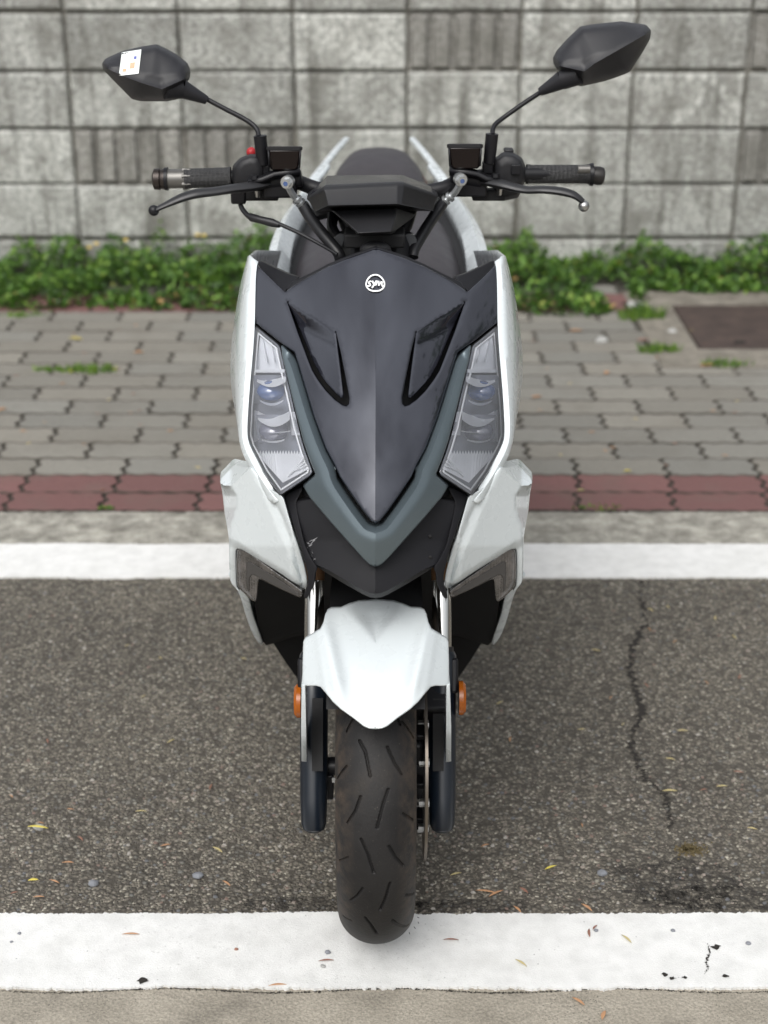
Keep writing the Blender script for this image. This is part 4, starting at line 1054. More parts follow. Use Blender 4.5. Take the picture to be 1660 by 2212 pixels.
# ribs inside arch
rb = MB()
for s_ in (-1, 1):
    rb.loft([[Vector((s_*x, y, z)) for x, y, z in q] for q in (((.150, 2.03, .50), (.125, 2.12, .36), (.085, 2.18, .25)), ((.138, 2.03, .50), (.112, 2.12, .36), (.072, 2.18, .25)), ((.138, 2.07, .50), (.112, 2.16, .36), (.072, 2.22, .25)))])
part(rb, 'arch_rib', M['satin'])
# ---- fork
FA = Vector((0, 1.81, .215)); rk = Vector((0, .455, .89)).normalized()
def forkpt(x, s_): return Vector((x, FA.y, FA.z))+rk*s_
for s_, xx in ((-1, -.0875), (1, .0915)):
    m = MB(); m.tube([forkpt(xx, -.046), forkpt(xx, -.042), forkpt(xx, -.034), forkpt(xx, 0), forkpt(xx, .05), forkpt(xx, .13), forkpt(xx, .20), forkpt(xx, .205)], [.008, .0145, .0175, .0190, .0195, .0195, .0205, .018], 28)
    fk = part(m, 'fork_leg', M['navy'])
    part(MB().tube([forkpt(xx, .19), forkpt(xx, .40), forkpt(xx, .62)], .0140, 28), 'fork_tube', M['chrome'], fk)
    part(MB().tube([forkpt(xx, .200), forkpt(xx, .212)], [.0175, .0165], 24), 'dust_seal', M['hose'], fk)
    part(MB().box(forkpt(xx+s_*-.006, .10)+Vector((0, -.019, 0)), (.015, .016, .10), Matrix.Rotation(-R(27), 3, 'X')), 'fork_bracket', M['dark'], fk); bev(fk.children[-1], .004)
    q = forkpt(xx+s_*.0235, .135); part(bev(MB().box(forkpt(xx+s_*.021, .16), (.009, .03, .11), Matrix.Rotation(-R(27), 3, 'X')).build('reflector_mount', M['satin'], fk), .003), 'x', None) if 0 else None
    bev(part(MB().box(forkpt(xx+s_*.0165, .172), (.012, .030, .05), Matrix.Rotation(-R(27), 3, 'X')), 'reflector_mount', M['satin'], fk), .004)
    ce = P(642 if s_ < 0 else 1000.5, 1514 if s_ < 0 else 1508, 1.872)
    part(MB().tube([ce-Vector((s_*.006, 0, 0)), ce, ce+Vector((s_*.0035, 0, 0))], [.0240, .0240, .020], 32), 'reflector', M['amber'], fk)
    part(MB().tube([Vector((xx-s_*.03, 1.852, .242)), Vector((xx+s_*.012, 1.852, .242))], .013, 20), 'axle_nut', M['satin'], fk)
# rusty upper ends on tubes
for xx in (-.0875, .0915): part(MB().tube([forkpt(xx, .305), forkpt(xx, .33)], [.0143, .0150], 20), 'tube_collar', M['rust'])
# ---- front wheel
WC = Vector((0, 1.852, .242)); TR = .242
segs_px = [((595,1050),(540,1125)), ((675,890),(712,960),(742,1112)), ((850,930),(895,1030),(940,1102)), ((682,1240),(650,1330),(600,1405)), ((855,1195),(822,1290),(785,1435)), ((945,1345),(1010,1388)),
  ((685,1505),(728,1600),(765,1715)), ((860,1550),(900,1620),(950,1670)), ((550,1640),(605,1620)), ((696,1812),(660,1862),(615,1892)), ((866,1778),(842,1860),(805,1948)), ((965,1852),(1015,1842)),
  ((710,1992),(748,2040),(785,2095)), ((880,2010),(920,2038),(982,2040)), ((575,1985),(625,2012)), ((632,760),(595,832)), ((940,770),(1012,872)), ((690,600),(720,680),(735,760)), ((850,620),(930,790))]
def prof(v):   # radius drop at lateral angle parameter v in [-1,1]
    a = v*R(96); x = .0525*math.sin(a)/1.0; r = TR-.047*(1-math.cos(a))*1.0
    return x, r
def tyre_uv(px, py):
    v_ = (py-1106)/F; d = Vector(((px-830)/F, ct-v_*st, -(st+v_*ct))).normalized(); o_ = Vector((CX, 0, H)); t_ = 1.5
    for _ in range(400):
        p = o_+d*t_; r = math.hypot(p.y-WC.y, p.z-WC.z); x = p.x
        rc = TR-.047; dd = math.hypot(x*.047/.0525, r-rc)-.047
        if dd < .0003: break
        t_ += max(dd*.7, .0002)
    ang = math.atan2(p.z-WC.z, -(p.y-WC.y)); a = math.atan2(x/.0525, (r-(TR-.047))/.047)
    return ang, a
def uvxy(ang, a): return np.array([ang*TR, a*.050])
GS = []
for sg_ in segs_px:
    q = [uvxy(*tyre_uv(*fr('F', [p])[0])) for p in sg_]
    for i in range(len(q)-1):
        GS.append((q[i], q[i+1]))
GS = [g for g in GS if np.linalg.norm(g[0]-g[1]) < .2]
NV = 160
period = 2*math.pi*TR
alls = []
u_lo = min(min(g[0][0], g[1][0]) for g in GS); u_hi = max(max(g[0][0], g[1][0]) for g in GS); span = (u_hi-u_lo)+.02
for k in range(int(period//span)+1):
    for g in GS:
        if u_lo+ (k+1)*span > u_lo+period+.001: continue
        alls.append((g[0]+np.array([k*span, 0]), g[1]+np.array([k*span, 0])))
SG = np.array(alls)
n1_ = int((u_hi-u_lo+.03)/.0005); us = np.concatenate([np.linspace(u_lo-.015, u_hi+.015, n1_, endpoint=False), np.linspace(u_hi+.015, u_lo-.015+period, 330, endpoint=False)]); NU = len(us); vsn = np.linspace(-1, 1, NV+1)
tv = []; dep = np.zeros((NU, NV+1))
for i in range(NU):
    pts = np.stack([np.full(NV+1, us[i]), vsn*R(96)*.050], 1)
    near = SG[(np.minimum(SG[:, 0, 0], SG[:, 1, 0]) < us[i]+.006) & (np.maximum(SG[:, 0, 0], SG[:, 1, 0]) > us[i]-.006)]
    if len(near): dep[i] = np.clip(1-(dseg(pts, near)-.0009)/.0010, 0, 1)
for i in range(NU):
    ang = us[i]/TR; ca, sa = math.cos(ang), math.sin(ang)
    for j in range(NV+1):
        x, r = prof(vsn[j]); r -= .0042*dep[i, j]; tv.append((x, WC.y-r*ca, WC.z+r*sa))
tf = [((i*(NV+1)+j), (i*(NV+1)+j+1), (((i+1) % NU)*(NV+1)+j+1), (((i+1) % NU)*(NV+1)+j)) for i in range(NU) for j in range(NV)]
def lathe(prf, c_, n=96):
    m = MB(); m.loft([[Vector((x, c_.y-r*math.cos(a), c_.z+r*math.sin(a))) for x, r in prf] for a in [2*math.pi*i/n for i in range(n+1)]]); return m
rim = lathe([(-.036, .175), (-.040, .170), (-.036, .158), (-.02, .152), (.02, .152), (.036, .158), (.040, .170), (.036, .175)], WC)
hub = lathe([(-.035, .0), (-.035, .028), (.035, .028), (.035, 0)], WC, 40); rim.add(hub.v, hub.f)
for k in range(5):
    a = 2*math.pi*k/5+.3; dv = Vector((0, -math.cos(a), math.sin(a)))
    rim.tube([WC+dv*.02+Vector((0, 0, 0)), WC+dv*.09, WC+dv*.158], [.02, .012, .011], 10)
fw = part(rim, 'front_wheel', M['satin'])
tm = MB(); tm.v = [Vector(v) for v in tv]; tm.f = [list(q) for q in tf]; part(tm, 'tyre', M['tyre'], fw, angle=60)
# rubber whiskers
wh = MB()
for (a, b, c2_, d2) in ((560,1975,572,1962),(572,2028,584,2020),(628,2105,640,2092),(1036,1990,1048,1996),(1040,2020,1046,2030),(1015,2050,1025,2062),(985,2085,990,2098)):
    wh.tube([F_(a, b, 1.72), F_(c2_, d2, 1.72)], .0005, 5)
part(wh, 'rubber_whiskers', M['hose'], fw)
disc = lathe([(.0655, .085), (.0655, .130), (.0695, .130), (.0695, .085), (.0655, .085)], WC, 90); part(disc, 'brake_disc', simple('disc_steel', (.23, .20, .17), .38, .9, var=.3), fw)
cr = lathe([(.035, .03), (.064, .05), (.0645, .088), (.068, .088)], WC, 60); part(cr, 'disc_carrier', M['satin'], fw)
bb = MB()
for k in range(10):
    a = 2*math.pi*k/10; q = WC+Vector((.058, -.09*math.cos(a), .09*math.sin(a))); bb.tube([q, q+Vector((.014, 0, 0))], .006, 8)
part(bb, 'disc_bolts', M['steel'], fw)
cal = MB().box((.078, 1.885, .335), (.045, .075, .06), Matrix.Rotation(R(30), 3, 'X')).box((.056, 1.80, .31), (.016, .05, .03)); bev(part(cal, 'brake_caliper', M['satin']), .005)
wt = MB()
for (a, b, w_, h_) in ((1055, 900, 60, 30), (1060, 990, 90, 46), (1060, 1140, 70, 40), (1050, 1375, 76, 90), (1050, 840, 70, 40)):
    wt.box(F_(a, b, 1.80), (w_*.3468/1600, .03, h_*.3468/1600))
bev(part(wt, 'speed_sensor', M['satin']), .002)
part(MB().tube([F_(505, 1135, 1.83), F_(545, 1135, 1.83)], .004, 10), 'valve_stem', M['steel'], fw)
bev(part(MB().box(F_(492, 1150, 1.85), (.010, .03, .04)), 'axle_spacer', M['satin'], fw), .002)
# ---- front mudguard
fo = [(MIDX, 1295.5)]+fr('F', [(670, 20), (610, 38), (560, 60), (500, 62), (476, 75), (462, 105), (450, 155), (430, 195), (385, 222), (338, 250), (325, 275), (321, 400), (319, 545), (345, 549), (405, 549), (432, 556), (470, 600), (510, 650), (560, 696), (640, 752), (700, 800), (735, 816), (779, 819)])
fo[-1] = (MIDX, fo[-1][1])
fcp = np.polyfit(np.array([1295, 1360, 1430, 1500, 1575])-1430, np.array([1.806, 1.748, 1.702, 1.658, 1.618]), 2)
def fD(x, y):
    X = abs(x-MIDX)/1740.0; D = float(np.polyval(fcp, y-1430))
    D += 1.2*X*X
    D += 0.9*max(0, X-.068+.00010*(y-1430))         # shoulder
    D -= .010*math.exp(-((X-.058+.00012*(y-1400))/.010)**2)*min(1, max(0, (y-1310)/60))*min(1, max(0, (1540-y)/60))
    # scoop at the top
    w = max(0, 1-(y-1300)/90.0)*.048
    if w > 0 and X < w: D += .017*(1-(X/w)**2)**2*min(1, (w/.03))
    return D
fm = panel(fo, fD, .004, sym=True, rp=3, rm=.0025, step=6)
fender = part(fm, 'front_fender', M['white'], angle=50)
am = MB()
al = [[F_(318, 540, fD(655, 1480)+.001), F_(316, 800, 1.775), F_(318, 1018, 1.792)], [F_(333, 542, fD(657, 1480)), F_(340, 800, 1.772), F_(343, 1022, 1.79)]]
am.loft([[p+Vector((0, .05, 0)) for p in al[0]], al[0], al[1], [p+Vector((0, .04, 0)) for p in al[1]]])
for mm in (am, am.mirrored()): solid(part(mm, 'fender_arm', M['white'], fender), .002, 0)
# dark inside of the fender
part(MB().loft([[Vector((x, WC.y-.268*math.cos(a), WC.z+.268*math.sin(a))) for x in (-.062, -.04, 0, .04, .062)] for a in [R(q) for q in range(48, 120, 6)]]), 'fender_liner', M['dark'], fender)
# ---- lower triple clamp / steering
bev(part(MB().box((0, 2.02, .60), (.22, .07, .03)), 'fork_clamp', M['dark']), .004)
part(MB().tube([(0, 2.0, .58), (0, 2.2, .98)], .025, 16), 'steering_column', M['satin'])
# ================================================================== cockpit
G_ = lambda a, b, D: P(*fr('G', [(a, b)])[0], D)
A_f = lambda a, b, D: P(*fr('A', [(a, b)])[0], D)
B_f = lambda a, b, D: P(*fr('B', [(a, b)])[0], D)
def rings(rows, name, mat, bw=.003, parent=None, cap=True):
    m = MB(); m.loft(rows); 
    if cap: m.f.append(list(range(len(rows[0])))[::-1]) if 0 else None
    o = part(m, name, mat, parent, angle=25); return o
# dashboard body: rows front outline at several levels
lv0 = [G_(352, 246, 2.135), G_(440, 206, 2.060), G_(880, 196, 2.072), G_(905, 200, 2.078), G_(1106, 240, 2.175), G_(1106, 240, 2.26), G_(352, 246, 2.24)]
lv1 = [G_(318, 180, 2.150), G_(418, 122, 2.075), G_(880, 100, 2.09), G_(922, 100, 2.095), G_(1128, 160, 2.20), G_(1128, 160, 2.28), G_(318, 180, 2.25)]
lv2 = [G_(300, 165, 2.155), G_(408, 104, 2.078), G_(880, 78, 2.092), G_(922, 80, 2.097), G_(1142, 152, 2.205), G_(1142, 140, 2.29), G_(302, 150, 2.26)]
lv3 = [G_(306, 150, 2.160), G_(412, 84, 2.085), G_(880, 60, 2.097), G_(920, 62, 2.102), G_(1136, 140, 2.21), G_(1130, 110, 2.30), G_(312, 110, 2.27)]
lv4 = [G_(322, 136, 2.175), G_(420, 74, 2.094), G_(880, 52, 2.105), G_(918, 54, 2.11), G_(1122, 128, 2.22), G_(1060, 60, 2.29), G_(380, 60, 2.27)]
lv5 = [G_(385, 70, 2.19), G_(430, 14, 2.185), G_(700, 9, 2.19), G_(915, 9, 2.19), G_(1090, 80, 2.24), G_(1030, 50, 2.29), G_(420, 40, 2.27)]
m = MB().loft([lv0, lv1, lv2, lv3, lv4], closed=True); m.f.append(list(range(7)))
dash = part(m, 'dashboard', M['matte'], angle=20); bev(dash, .0025, 3, 20)
m = MB().loft([lv4, lv5], closed=True); m.f.append([7+i for i in range(7)]); bev(part(m, 'display', M['glass'], dash, angle=20), .0015)
# lower cover
t0 = [G_(445, 232, 2.13), G_(470, 238, 2.095), G_(872, 224, 2.10), G_(998, 262, 2.16), G_(998, 262, 2.22), G_(452, 236, 2.22)]
t1 = [G_(487, 262, 2.12), G_(500, 265, 2.085), G_(868, 262, 2.09), G_(975, 285, 2.145), G_(975, 285, 2.22), G_(500, 262, 2.22)]
t2 = [G_(608, 372, 2.085), G_(628, 382, 2.05), G_(842, 374, 2.055), G_(872, 362, 2.09), G_(872, 362, 2.22), G_(612, 372, 2.22)]
t3 = [G_(618, 388, 2.11), G_(634, 396, 2.075), G_(842, 388, 2.08), G_(868, 378, 2.11), G_(868, 376, 2.22), G_(618, 386, 2.22)]
m = MB().loft([t0, t1, t2, t3], closed=True); m.f.append([3*6+i for i in range(6)]); bev(part(m, 'dash_cover', M['matte'], dash, angle=20), .002)
m = MB().box(G_(735, 408, 2.135), (.085, .05, .020)); bev(part(m, 'dash_bracket', M['dark']), .003)
# steering bracket cover
b0 = [G_(520, 370, 2.20), G_(590, 358, 2.17), G_(740, 380, 2.16), G_(890, 362, 2.17), G_(965, 378, 2.20), G_(965, 378, 2.27), G_(520, 370, 2.27)]
b1 = [G_(500, 450, 2.19), G_(590, 450, 2.15), G_(740, 455, 2.14), G_(890, 450, 2.15), G_(985, 450, 2.19), G_(985, 450, 2.27), G_(500, 450, 2.27)]
b2_ = [G_(488, 570, 2.18), G_(590, 570, 2.13), G_(740, 570, 2.12), G_(890, 570, 2.13), G_(994, 560, 2.18), G_(994, 560, 2.27), G_(488, 570, 2.27)]
m = MB().loft([b0, b1, b2_], closed=True); m.f.append(list(range(7))); hb_ = bev(part(m, 'handlebar_clamp', M['matte'], angle=20), .004)
for a in (520, 956): part(MB().tube([G_(a, 432, 2.186), G_(a, 432, 2.178)], [.0115, .0105], 16), 'clamp_bolt', M['navy'], hb_)
part(MB().sphere(G_(740, 490, 2.09), .022, 18, 10, (1, .5, .6)), 'key_cowl', M['matte'])
# handlebar tube
hbp = [A_f(420, 930, 2.275), A_f(800, 925, 2.27), A_f(1080, 930, 2.265), A_f(1260, 985, 2.25), G_(480, 120, 2.26), G_(560, 330, 2.24), G_(620, 420, 2.24)]
part(MB().tube(hbp, .011, 12, smooth=4), 'handlebar', M['satin'])
hbp = [B_f(1240, 907, 2.335), B_f(870, 905, 2.325), B_f(560, 925, 2.31), B_f(420, 980, 2.29), G_(1000, 150, 2.28), G_(930, 330, 2.25), G_(870, 420, 2.24)]
part(MB().tube(hbp, .011, 12, smooth=4), 'handlebar', M['satin'])
s2 = .3946/1450  # A/B zoom px -> metres at the bars
def side(f, D, gx0, gx1, gy0, gy1, gr, ):
    pass
# grips
def grip(f, D0, D1, p0, p1, r):
    a, b = f(*p0, D0), f(*p1, D1); ax = (b-a)
    m = MB(); N = 26; path = []; rad = []
    for i in range(N+1):
        t_ = i/N; path.append(a.lerp(b, t_)); rad.append(r*(1.0 if .04 < t_ < .96 else 1.06))
    m.tube(path, rad, 36)
    o = part(m, 'grip', M['grip'], off=None)
    return o, a, b
gl_, a, b = grip(A_f, 2.265, 2.265, (540, 929), (792, 921), 52*s2)
part(MB().tube([A_f(432, 931, 2.265), A_f(438, 931, 2.265), A_f(545, 929, 2.265)], [50*s2, 52*s2, 50*s2], 32), 'grip_band', M['alu'], gl_)
fl_ = MB()
for k in range(7): 
    a_ = 2*math.pi*k/7; e = Vector((0, math.cos(a_), math.sin(a_)))*49*s2
    fl_.tube([A_f(528, 929, 2.265)+e, A_f(575, 928, 2.265)+e*1.02], [12*s2, 3*s2], 6)
part(fl_, 'grip_teeth', M['alu'], gl_)
part(MB().tube([A_f(428, 931, 2.265), A_f(446, 931, 2.265)], [60*s2, 62*s2], 32), 'grip_flange', M['satin'], gl_)
part(MB().tube([A_f(362, 932, 2.265), A_f(372, 932, 2.265), A_f(402, 932, 2.265), A_f(404, 932, 2.265), A_f(412, 932, 2.265), A_f(430, 932, 2.265)], [38*s2, 56*s2, 58*s2, 50*s2, 54*s2, 56*s2], 32), 'bar_end', simple('bar_end_metal', (.05, .042, .038), .35, .7, var=.2), gl_)
gr_, a, b = grip(B_f, 2.33, 2.335, (868, 905), (1215, 905), 51*s2)
part(MB().tube([B_f(1150, 885, 2.30)+Vector((0, 0, .002)), B_f(1215, 885, 2.30)+Vector((0, 0, .002))], [22*s2, 22*s2], 16), 'grip_band', M['alu'], gr_)
part(MB().tube([B_f(1212, 907, 2.335), B_f(1232, 907, 2.335)], [60*s2, 64*s2], 32), 'grip_flange', M['satin'], gr_)
part(MB().tube([B_f(1234, 910, 2.335), B_f(1262, 914, 2.335), B_f(1285, 917, 2.335), B_f(1294, 918, 2.335)], [48*s2, 52*s2, 48*s2, 34*s2], 32), 'bar_end', simple('bar_end_black', (.03, .028, .027), .4, .5, var=.2), gr_)
# levers
def lever(pts, rads, name='brake_lever'):
    return part(MB().tube(pts, rads, 14, smooth=6, flat=.55), name, simple('lever_paint', (.028, .028, .03), .36, .3, var=.2))
lv = lever([A_f(1000, 950, 2.235), A_f(900, 972, 2.215), A_f(800, 985, 2.20), A_f(700, 1000, 2.19), A_f(600, 1012, 2.183), A_f(520, 1035, 2.178), A_f(430, 1075, 2.172), A_f(380, 1098, 2.17)], [.013, .0135, .0115, .0112, .0120, .0110, .0075, .0060])
part(MB().sphere(A_f(368, 1104, 2.17), .0078, 16, 10), 'lever_ball', M['satin'], lv)
lv = lever([B_f(640, 940, 2.29), B_f(740, 962, 2.27), B_f(860, 990, 2.255), B_f(960, 990, 2.245), B_f(1060, 1000, 2.24), B_f(1130, 1020, 2.235), B_f(1178, 1055, 2.233)], [.013, .0125, .0100, .0100, .0110, .0095, .0070])
part(MB().sphere(B_f(1183, 1080, 2.232), .0083, 16, 12), 'lever_ball', M['steel'], lv)
# switch housings
def blob(f, D, outline, dep, name, mat):
    secs = []
    c_ = np.mean(outline, 0)
    for k, (sc_, dd) in enumerate(((.55, -dep*.5), (.85, -dep*.42), (1, -dep*.15), (1, dep*.3), (.8, dep*.5))):
        secs.append([f(c_[0]+(x-c_[0])*sc_, c_[1]+(y-c_[1])*sc_, D+dd) for x, y in outline])
    m = MB().loft(secs, closed=True, capends=True); o = part(m, name, mat, angle=40)
    return bev(o, .003, 3, 25)
sw = blob(A_f, 2.265, [(800, 858), (840, 815), (900, 792), (950, 800), (985, 860), (980, 960), (930, 985), (860, 990), (812, 975), (797, 940)], .062, 'switch_housing', M['matte'])
part(MB().sphere(A_f(903, 785, 2.28), .0075, 12, 8), 'kill_switch', M['red'], sw)
bev(part(MB().box(A_f(835, 1015, 2.25), (.022, .03, .024)), 'throttle_housing', M['satin'], sw), .003)
sw = blob(B_f, 2.325, [(690, 820), (740, 782), (800, 788), (845, 815), (862, 860), (864, 940), (845, 975), (825, 1035), (740, 1052), (690, 1045), (680, 930)], .066, 'switch_housing', M['matte'])
bev(part(MB().box(B_f(810, 880, 2.288), (.014, .006, .014)), 'pass_switch', M['satin'], sw), .001)
bev(part(MB().box(B_f(770, 775, 2.33), (.014, .02, .006)), 'thumb_switch', M['matte'], sw), .002)
# reservoirs
def res(f, D, x0, x1, y0, y1):
    t_ = [(x0-4, y0+10), (x1+4, y0+4)]
    def ringat(ya, inset): 
        pts = []
        for (xx, dd) in ((x0+inset, -.013), (x0+inset+10, -.02), (x1-inset-10, -.02), (x1-inset, -.013), (x1-inset, .02), (x0+inset, .02)): pts.append(f(xx, ya, D+dd))
        return pts
    m = MB().loft([ringat(y0+22, 4), ringat(y0+55, 4), ringat(y1-20, 12), ringat(y1, 26)], closed=True, capends=True)
    o = bev(part(m, 'brake_reservoir', M['reservoir'], angle=25), .0015)
    m = MB().loft([ringat(y0, 6), ringat(y0+4, -3), ringat(y0+20, -3), ringat(y0+24, 2)], closed=True, capends=True); bev(part(m, 'reservoir_cap', M['matte'], o, angle=25), .001)
    # ribs
    rb = MB()
    for xx in (x0+8, x1-8):
        rb = MB(); rb.loft([[f(xx-5, y0+22, D-.0225), f(xx-5+(6 if xx < (x0+x1)/2 else -6), y1-14, D-.0225)], [f(xx+5, y0+22, D-.0225), f(xx+5+(6 if xx < (x0+x1)/2 else -6), y1-14, D-.0225)]])
        solid(part(rb, 'reservoir_rib', M['satin'], o), .002)
    return o
res(A_f, 2.23, 988, 1180, 752, 882)
res(B_f, 2.29, 435, 628, 738, 875)
# master cylinders / perches
def perch(f, D, cyl, arm, bolt, block):
    m = MB(); (a, b, r) = cyl; m.tube([f(*a, D), f(*b, D)], r, 18)
    m.box(f(*block[0], D+.005), (block[1]*s2, .03, block[2]*s2))
    o = bev(part(m, 'master_cylinder', M['satin'], angle=30), .003)
    m = MB(); m.loft([[f(x, y-14, D-.012) for x, y in arm], [f(x, y, D-.022) for x, y in arm], [f(x, y+20, D-.018) for x, y in arm]]); 
    solid(bev(part(m, 'lever_pivot', M['satin'], o), .001), .006, 0)
    part(MB().tube([f(bolt[0], bolt[1]+16, D-.018), f(bolt[0], bolt[1], D-.020), f(bolt[0], bolt[1]-12, D-.020)], [22*s2, 24*s2, 20*s2], 6), 'pivot_bolt', M['satin'], o)
    part(MB().tube([f(bolt[0]+20, bolt[1]+70, D-.01), f(bolt[0]+20, bolt[1]+105, D-.01)], [20*s2, 12*s2], 8), 'pivot_nut', M['steel'], o)
    return o
pc_ = perch(A_f, 2.235, ((1000, 945), (1180, 925), .0125), [(885, 945), (960, 935), (1030, 905), (1090, 895), (1170, 890)], (918, 925), ((1060, 975), 180, 100))
bev(part(MB().box(A_f(960, 1010, 2.25), (.05, .025, .018)), 'brake_switch', M['dark'], pc_), .003)
pc_ = perch(B_f, 2.295, ((630, 945), (450, 915), .0125), [(725, 940), (650, 930), (600, 905), (540, 893), (445, 885)], (700, 915), ((560, 970), 180, 100))
bev(part(MB().box(B_f(660, 1015, 2.31), (.05, .025, .016)), 'brake_switch', M['dark'], pc_), .003)
# banjo bolts + hoses
def hose(f, D, bolt, dirb, elbow, hp, Dh):
    p = f(*bolt, D-.022); q = p+Vector(dirb)
    o = part(MB().tube(hp, .0085, 14, smooth=6), 'brake_hose', M['hose'])
    m = MB().tube([p, p.lerp(q, .6)], .0094, 20).tube([p.lerp(q, .6), q], .0070, 6); part(m, 'banjo_bolt', M['bolt'], o, angle=30)
    part(MB().tube([q, q+(q-p)*.02], .0035, 12), 'bolt_socket', M['projector'], o)
    m = MB(); ep = [f(x, y, D-.024+.003*i) for i, (x, y) in enumerate(elbow)]
    m.tube(ep, .0050, 12, smooth=4)
    n_ = len(ep); a, b = ep[-2], ep[-1]
    for t_ in (0, .45, .9): m.tube([a.lerp(b, t_), a.lerp(b, t_+.22)], .0082, 14)
    part(m, 'banjo_elbow', M['bolt'], o, angle=30)
hose(A_f, 2.235, (1108, 942), (-.004, -.016, -.001), [(1100, 965), (1125, 1010), (1150, 1040), (1190, 1080)], [A_f(1185, 1075, 2.222), A_f(1230, 1150, 2.20), A_f(1300, 1240, 2.17), A_f(1375, 1330, 2.15), A_f(1390, 1370, 2.15)], 2.2)
hose(B_f, 2.295, (500, 928), (.004, -.016, -.001), [(505, 960), (480, 1000), (455, 1025), (405, 1065)], [B_f(410, 1062, 2.28), B_f(365, 1130, 2.25), B_f(310, 1215, 2.21), B_f(255, 1310, 2.18), B_f(245, 1360, 2.17)], 2.2)
part(MB().tube([B_f(430, 990, 2.31), B_f(350, 1120, 2.27), B_f(335, 1190, 2.25), B_f(290, 1280, 2.22), B_f(262, 1340, 2.2)], .0035, 10, smooth=5), 'wiring', M['hose'])
part(MB().tube([A_f(1260, 1130, 2.26), A_f(1345, 1120, 2.25), A_f(1345, 1200, 2.22), A_f(1390, 1270, 2.2)], .008, 10, smooth=5), 'wiring', M['hose'])
cb = part(MB().tube([A_f(838, 1040, 2.25), A_f(846, 1080, 2.24), A_f(868, 1115, 2.23), A_f(905, 1145, 2.22), A_f(1000, 1165, 2.21), A_f(1060, 1180, 2.2), A_f(1180, 1235, 2.18), A_f(1290, 1295, 2.16), A_f(1375, 1345, 2.14)], [.0038, .0038, .0038, .0038, .003, .003, .0028, .0026, .0026], 10, smooth=6), 'throttle_cable', M['hose'])
part(MB().tube([A_f(885, 1130, 2.222), A_f(905, 1143, 2.22), A_f(960, 1157, 2.212), A_f(1020, 1172, 2.207), A_f(1058, 1184, 2.2)], [.004, .0062, .0055, .0062, .004], 14), 'cable_sleeve', M['hose'], cb)
# ---- mirrors
def mirror(f, Dm, outline, ridge, cols_, name='mirror'):
    """outline: edge loop; ridge points bulge towards the front"""
    ol = chaikin([tuple(p) for p in outline], 2, .2)
    B = np.array(ol); rg = np.array(ridge, float)
    rsg = np.array([[rg[i], rg[i+1]] for i in range(len(rg)-1)])
    osg = np.stack([B, np.roll(B, -1, 0)], 1)
    # interior grid
    x0, y0 = B.min(0); x1, y1 = B.max(0); stp = 13
    gx, gy = np.meshgrid(np.arange(x0, x1, stp), np.arange(y0, y1, stp)); g = np.stack([gx.ravel(), gy.ravel()], 1); g = g[inside(g, B)]; g = g[dseg(g, osg) > 5]
    g = g[dseg(g, rsg) > 5]
    rr_ = []
    for i in range(len(rg)-1):
        for k in range(8): rr_.append(rg[i]+(rg[i+1]-rg[i])*k/8)
    rr_.append(rg[-1]); rr_ = np.array(rr_); rr_ = rr_[dseg(rr_, osg) > 3]
    ring = []
    for p_, n_ in zip(B, range(len(B))):
        c_ = B.mean(0); 
        for q_ in (.04, .09): ring.append(p_+(c_-p_)*q_)
    ring = np.array(ring); ring = ring[inside(ring, B)]
    pts = np.concatenate([B, rr_, ring, g]); nb = len(B); nrr = len(rr_)
    ed = [(i, (i+1) % nb) for i in range(nb)]+[(nb+i, nb+i+1) for i in range(nrr-1)]
    vo, eo, fo_, _, _, _ = geometry.delaunay_2d_cdt([Vector(p) for p in pts], ed, [], 1, 1e-4)
    V2 = np.array([(v.x, v.y) for v in vo]); fo_ = [list(q) for q in fo_ if inside([np.mean(V2[list(q)], 0)], B)[0]]
    dO = dseg(V2, osg); dR = dseg(V2, rsg)
    bul = []
    for a, b in zip(dO, dR):
        h = .046*(a/(a+b+18)) + .016*(1-math.exp(-a/10.0)); bul.append(h)
    m = MB(); m.v = [f(p[0], p[1], Dm-h) for p, h in zip(V2, bul)]
    for q in fo_:
        a, b, c_ = [m.v[i] for i in q[:3]]
        if (b-a).cross(c_-a).dot(a-Vector((CX, 0, H))) > 0: q = q[::-1]
        m.f.append(q)
    # rim going back and glass
    lp = [f(p[0], p[1], Dm) for p in B]; k = len(m.v)
    cc = sum(lp, Vector())/len(lp)
    lp2 = [p+Vector((0, .012, 0)) for p in lp]; lp3 = [cc+Vector((0, .012, 0))+(p-cc)*.93 for p in lp]
    m.loft([lp, lp2, lp3], closed=True)
    o = part(m, name, M['mirror_plastic'], angle=32)
    gm_ = MB(); gm_.v = [p+Vector((0, -.002, 0)) for p in lp3]; gm_.f = [list(range(len(lp3)))]; part(gm_, 'mirror_glass', M['chrome'], o)
    def surf(x, y):
        a = dseg([(x, y)], osg)[0]; b = dseg([(x, y)], rsg)[0]; return Dm-(.046*(a/(a+b+18))+.016*(1-math.exp(-a/10.0)))
    return o, surf
ml, sl = mirror(A_f, 2.285, [(84, 300), (100, 275), (190, 235), (290, 212), (378, 198), (430, 222), (490, 256), (548, 302), (566, 345), (560, 385), (540, 420), (500, 495), (440, 506), (300, 506), (248, 494), (180, 425), (92, 335)],
    [(110, 325), (200, 368), (300, 405), (412, 440), (545, 380)], None)
mrr, sr = mirror(B_f, 2.355, [(1018, 300), (1018, 270), (1040, 230), (1100, 165), (1168, 100), (1240, 88), (1395, 72), (1528, 90), (1552, 118), (1546, 165), (1500, 245), (1432, 348), (1360, 375), (1280, 400), (1165, 425), (1120, 408), (1060, 345), (1030, 325)],
    [(1050, 312), (1185, 342), (1240, 300), (1380, 220), (1520, 140)], None)
stk_o = [(193, 238), (300, 221), (297, 280), (285, 354), (177, 366), (184, 300)]
gx_, gy_ = 8, 8; rows = []
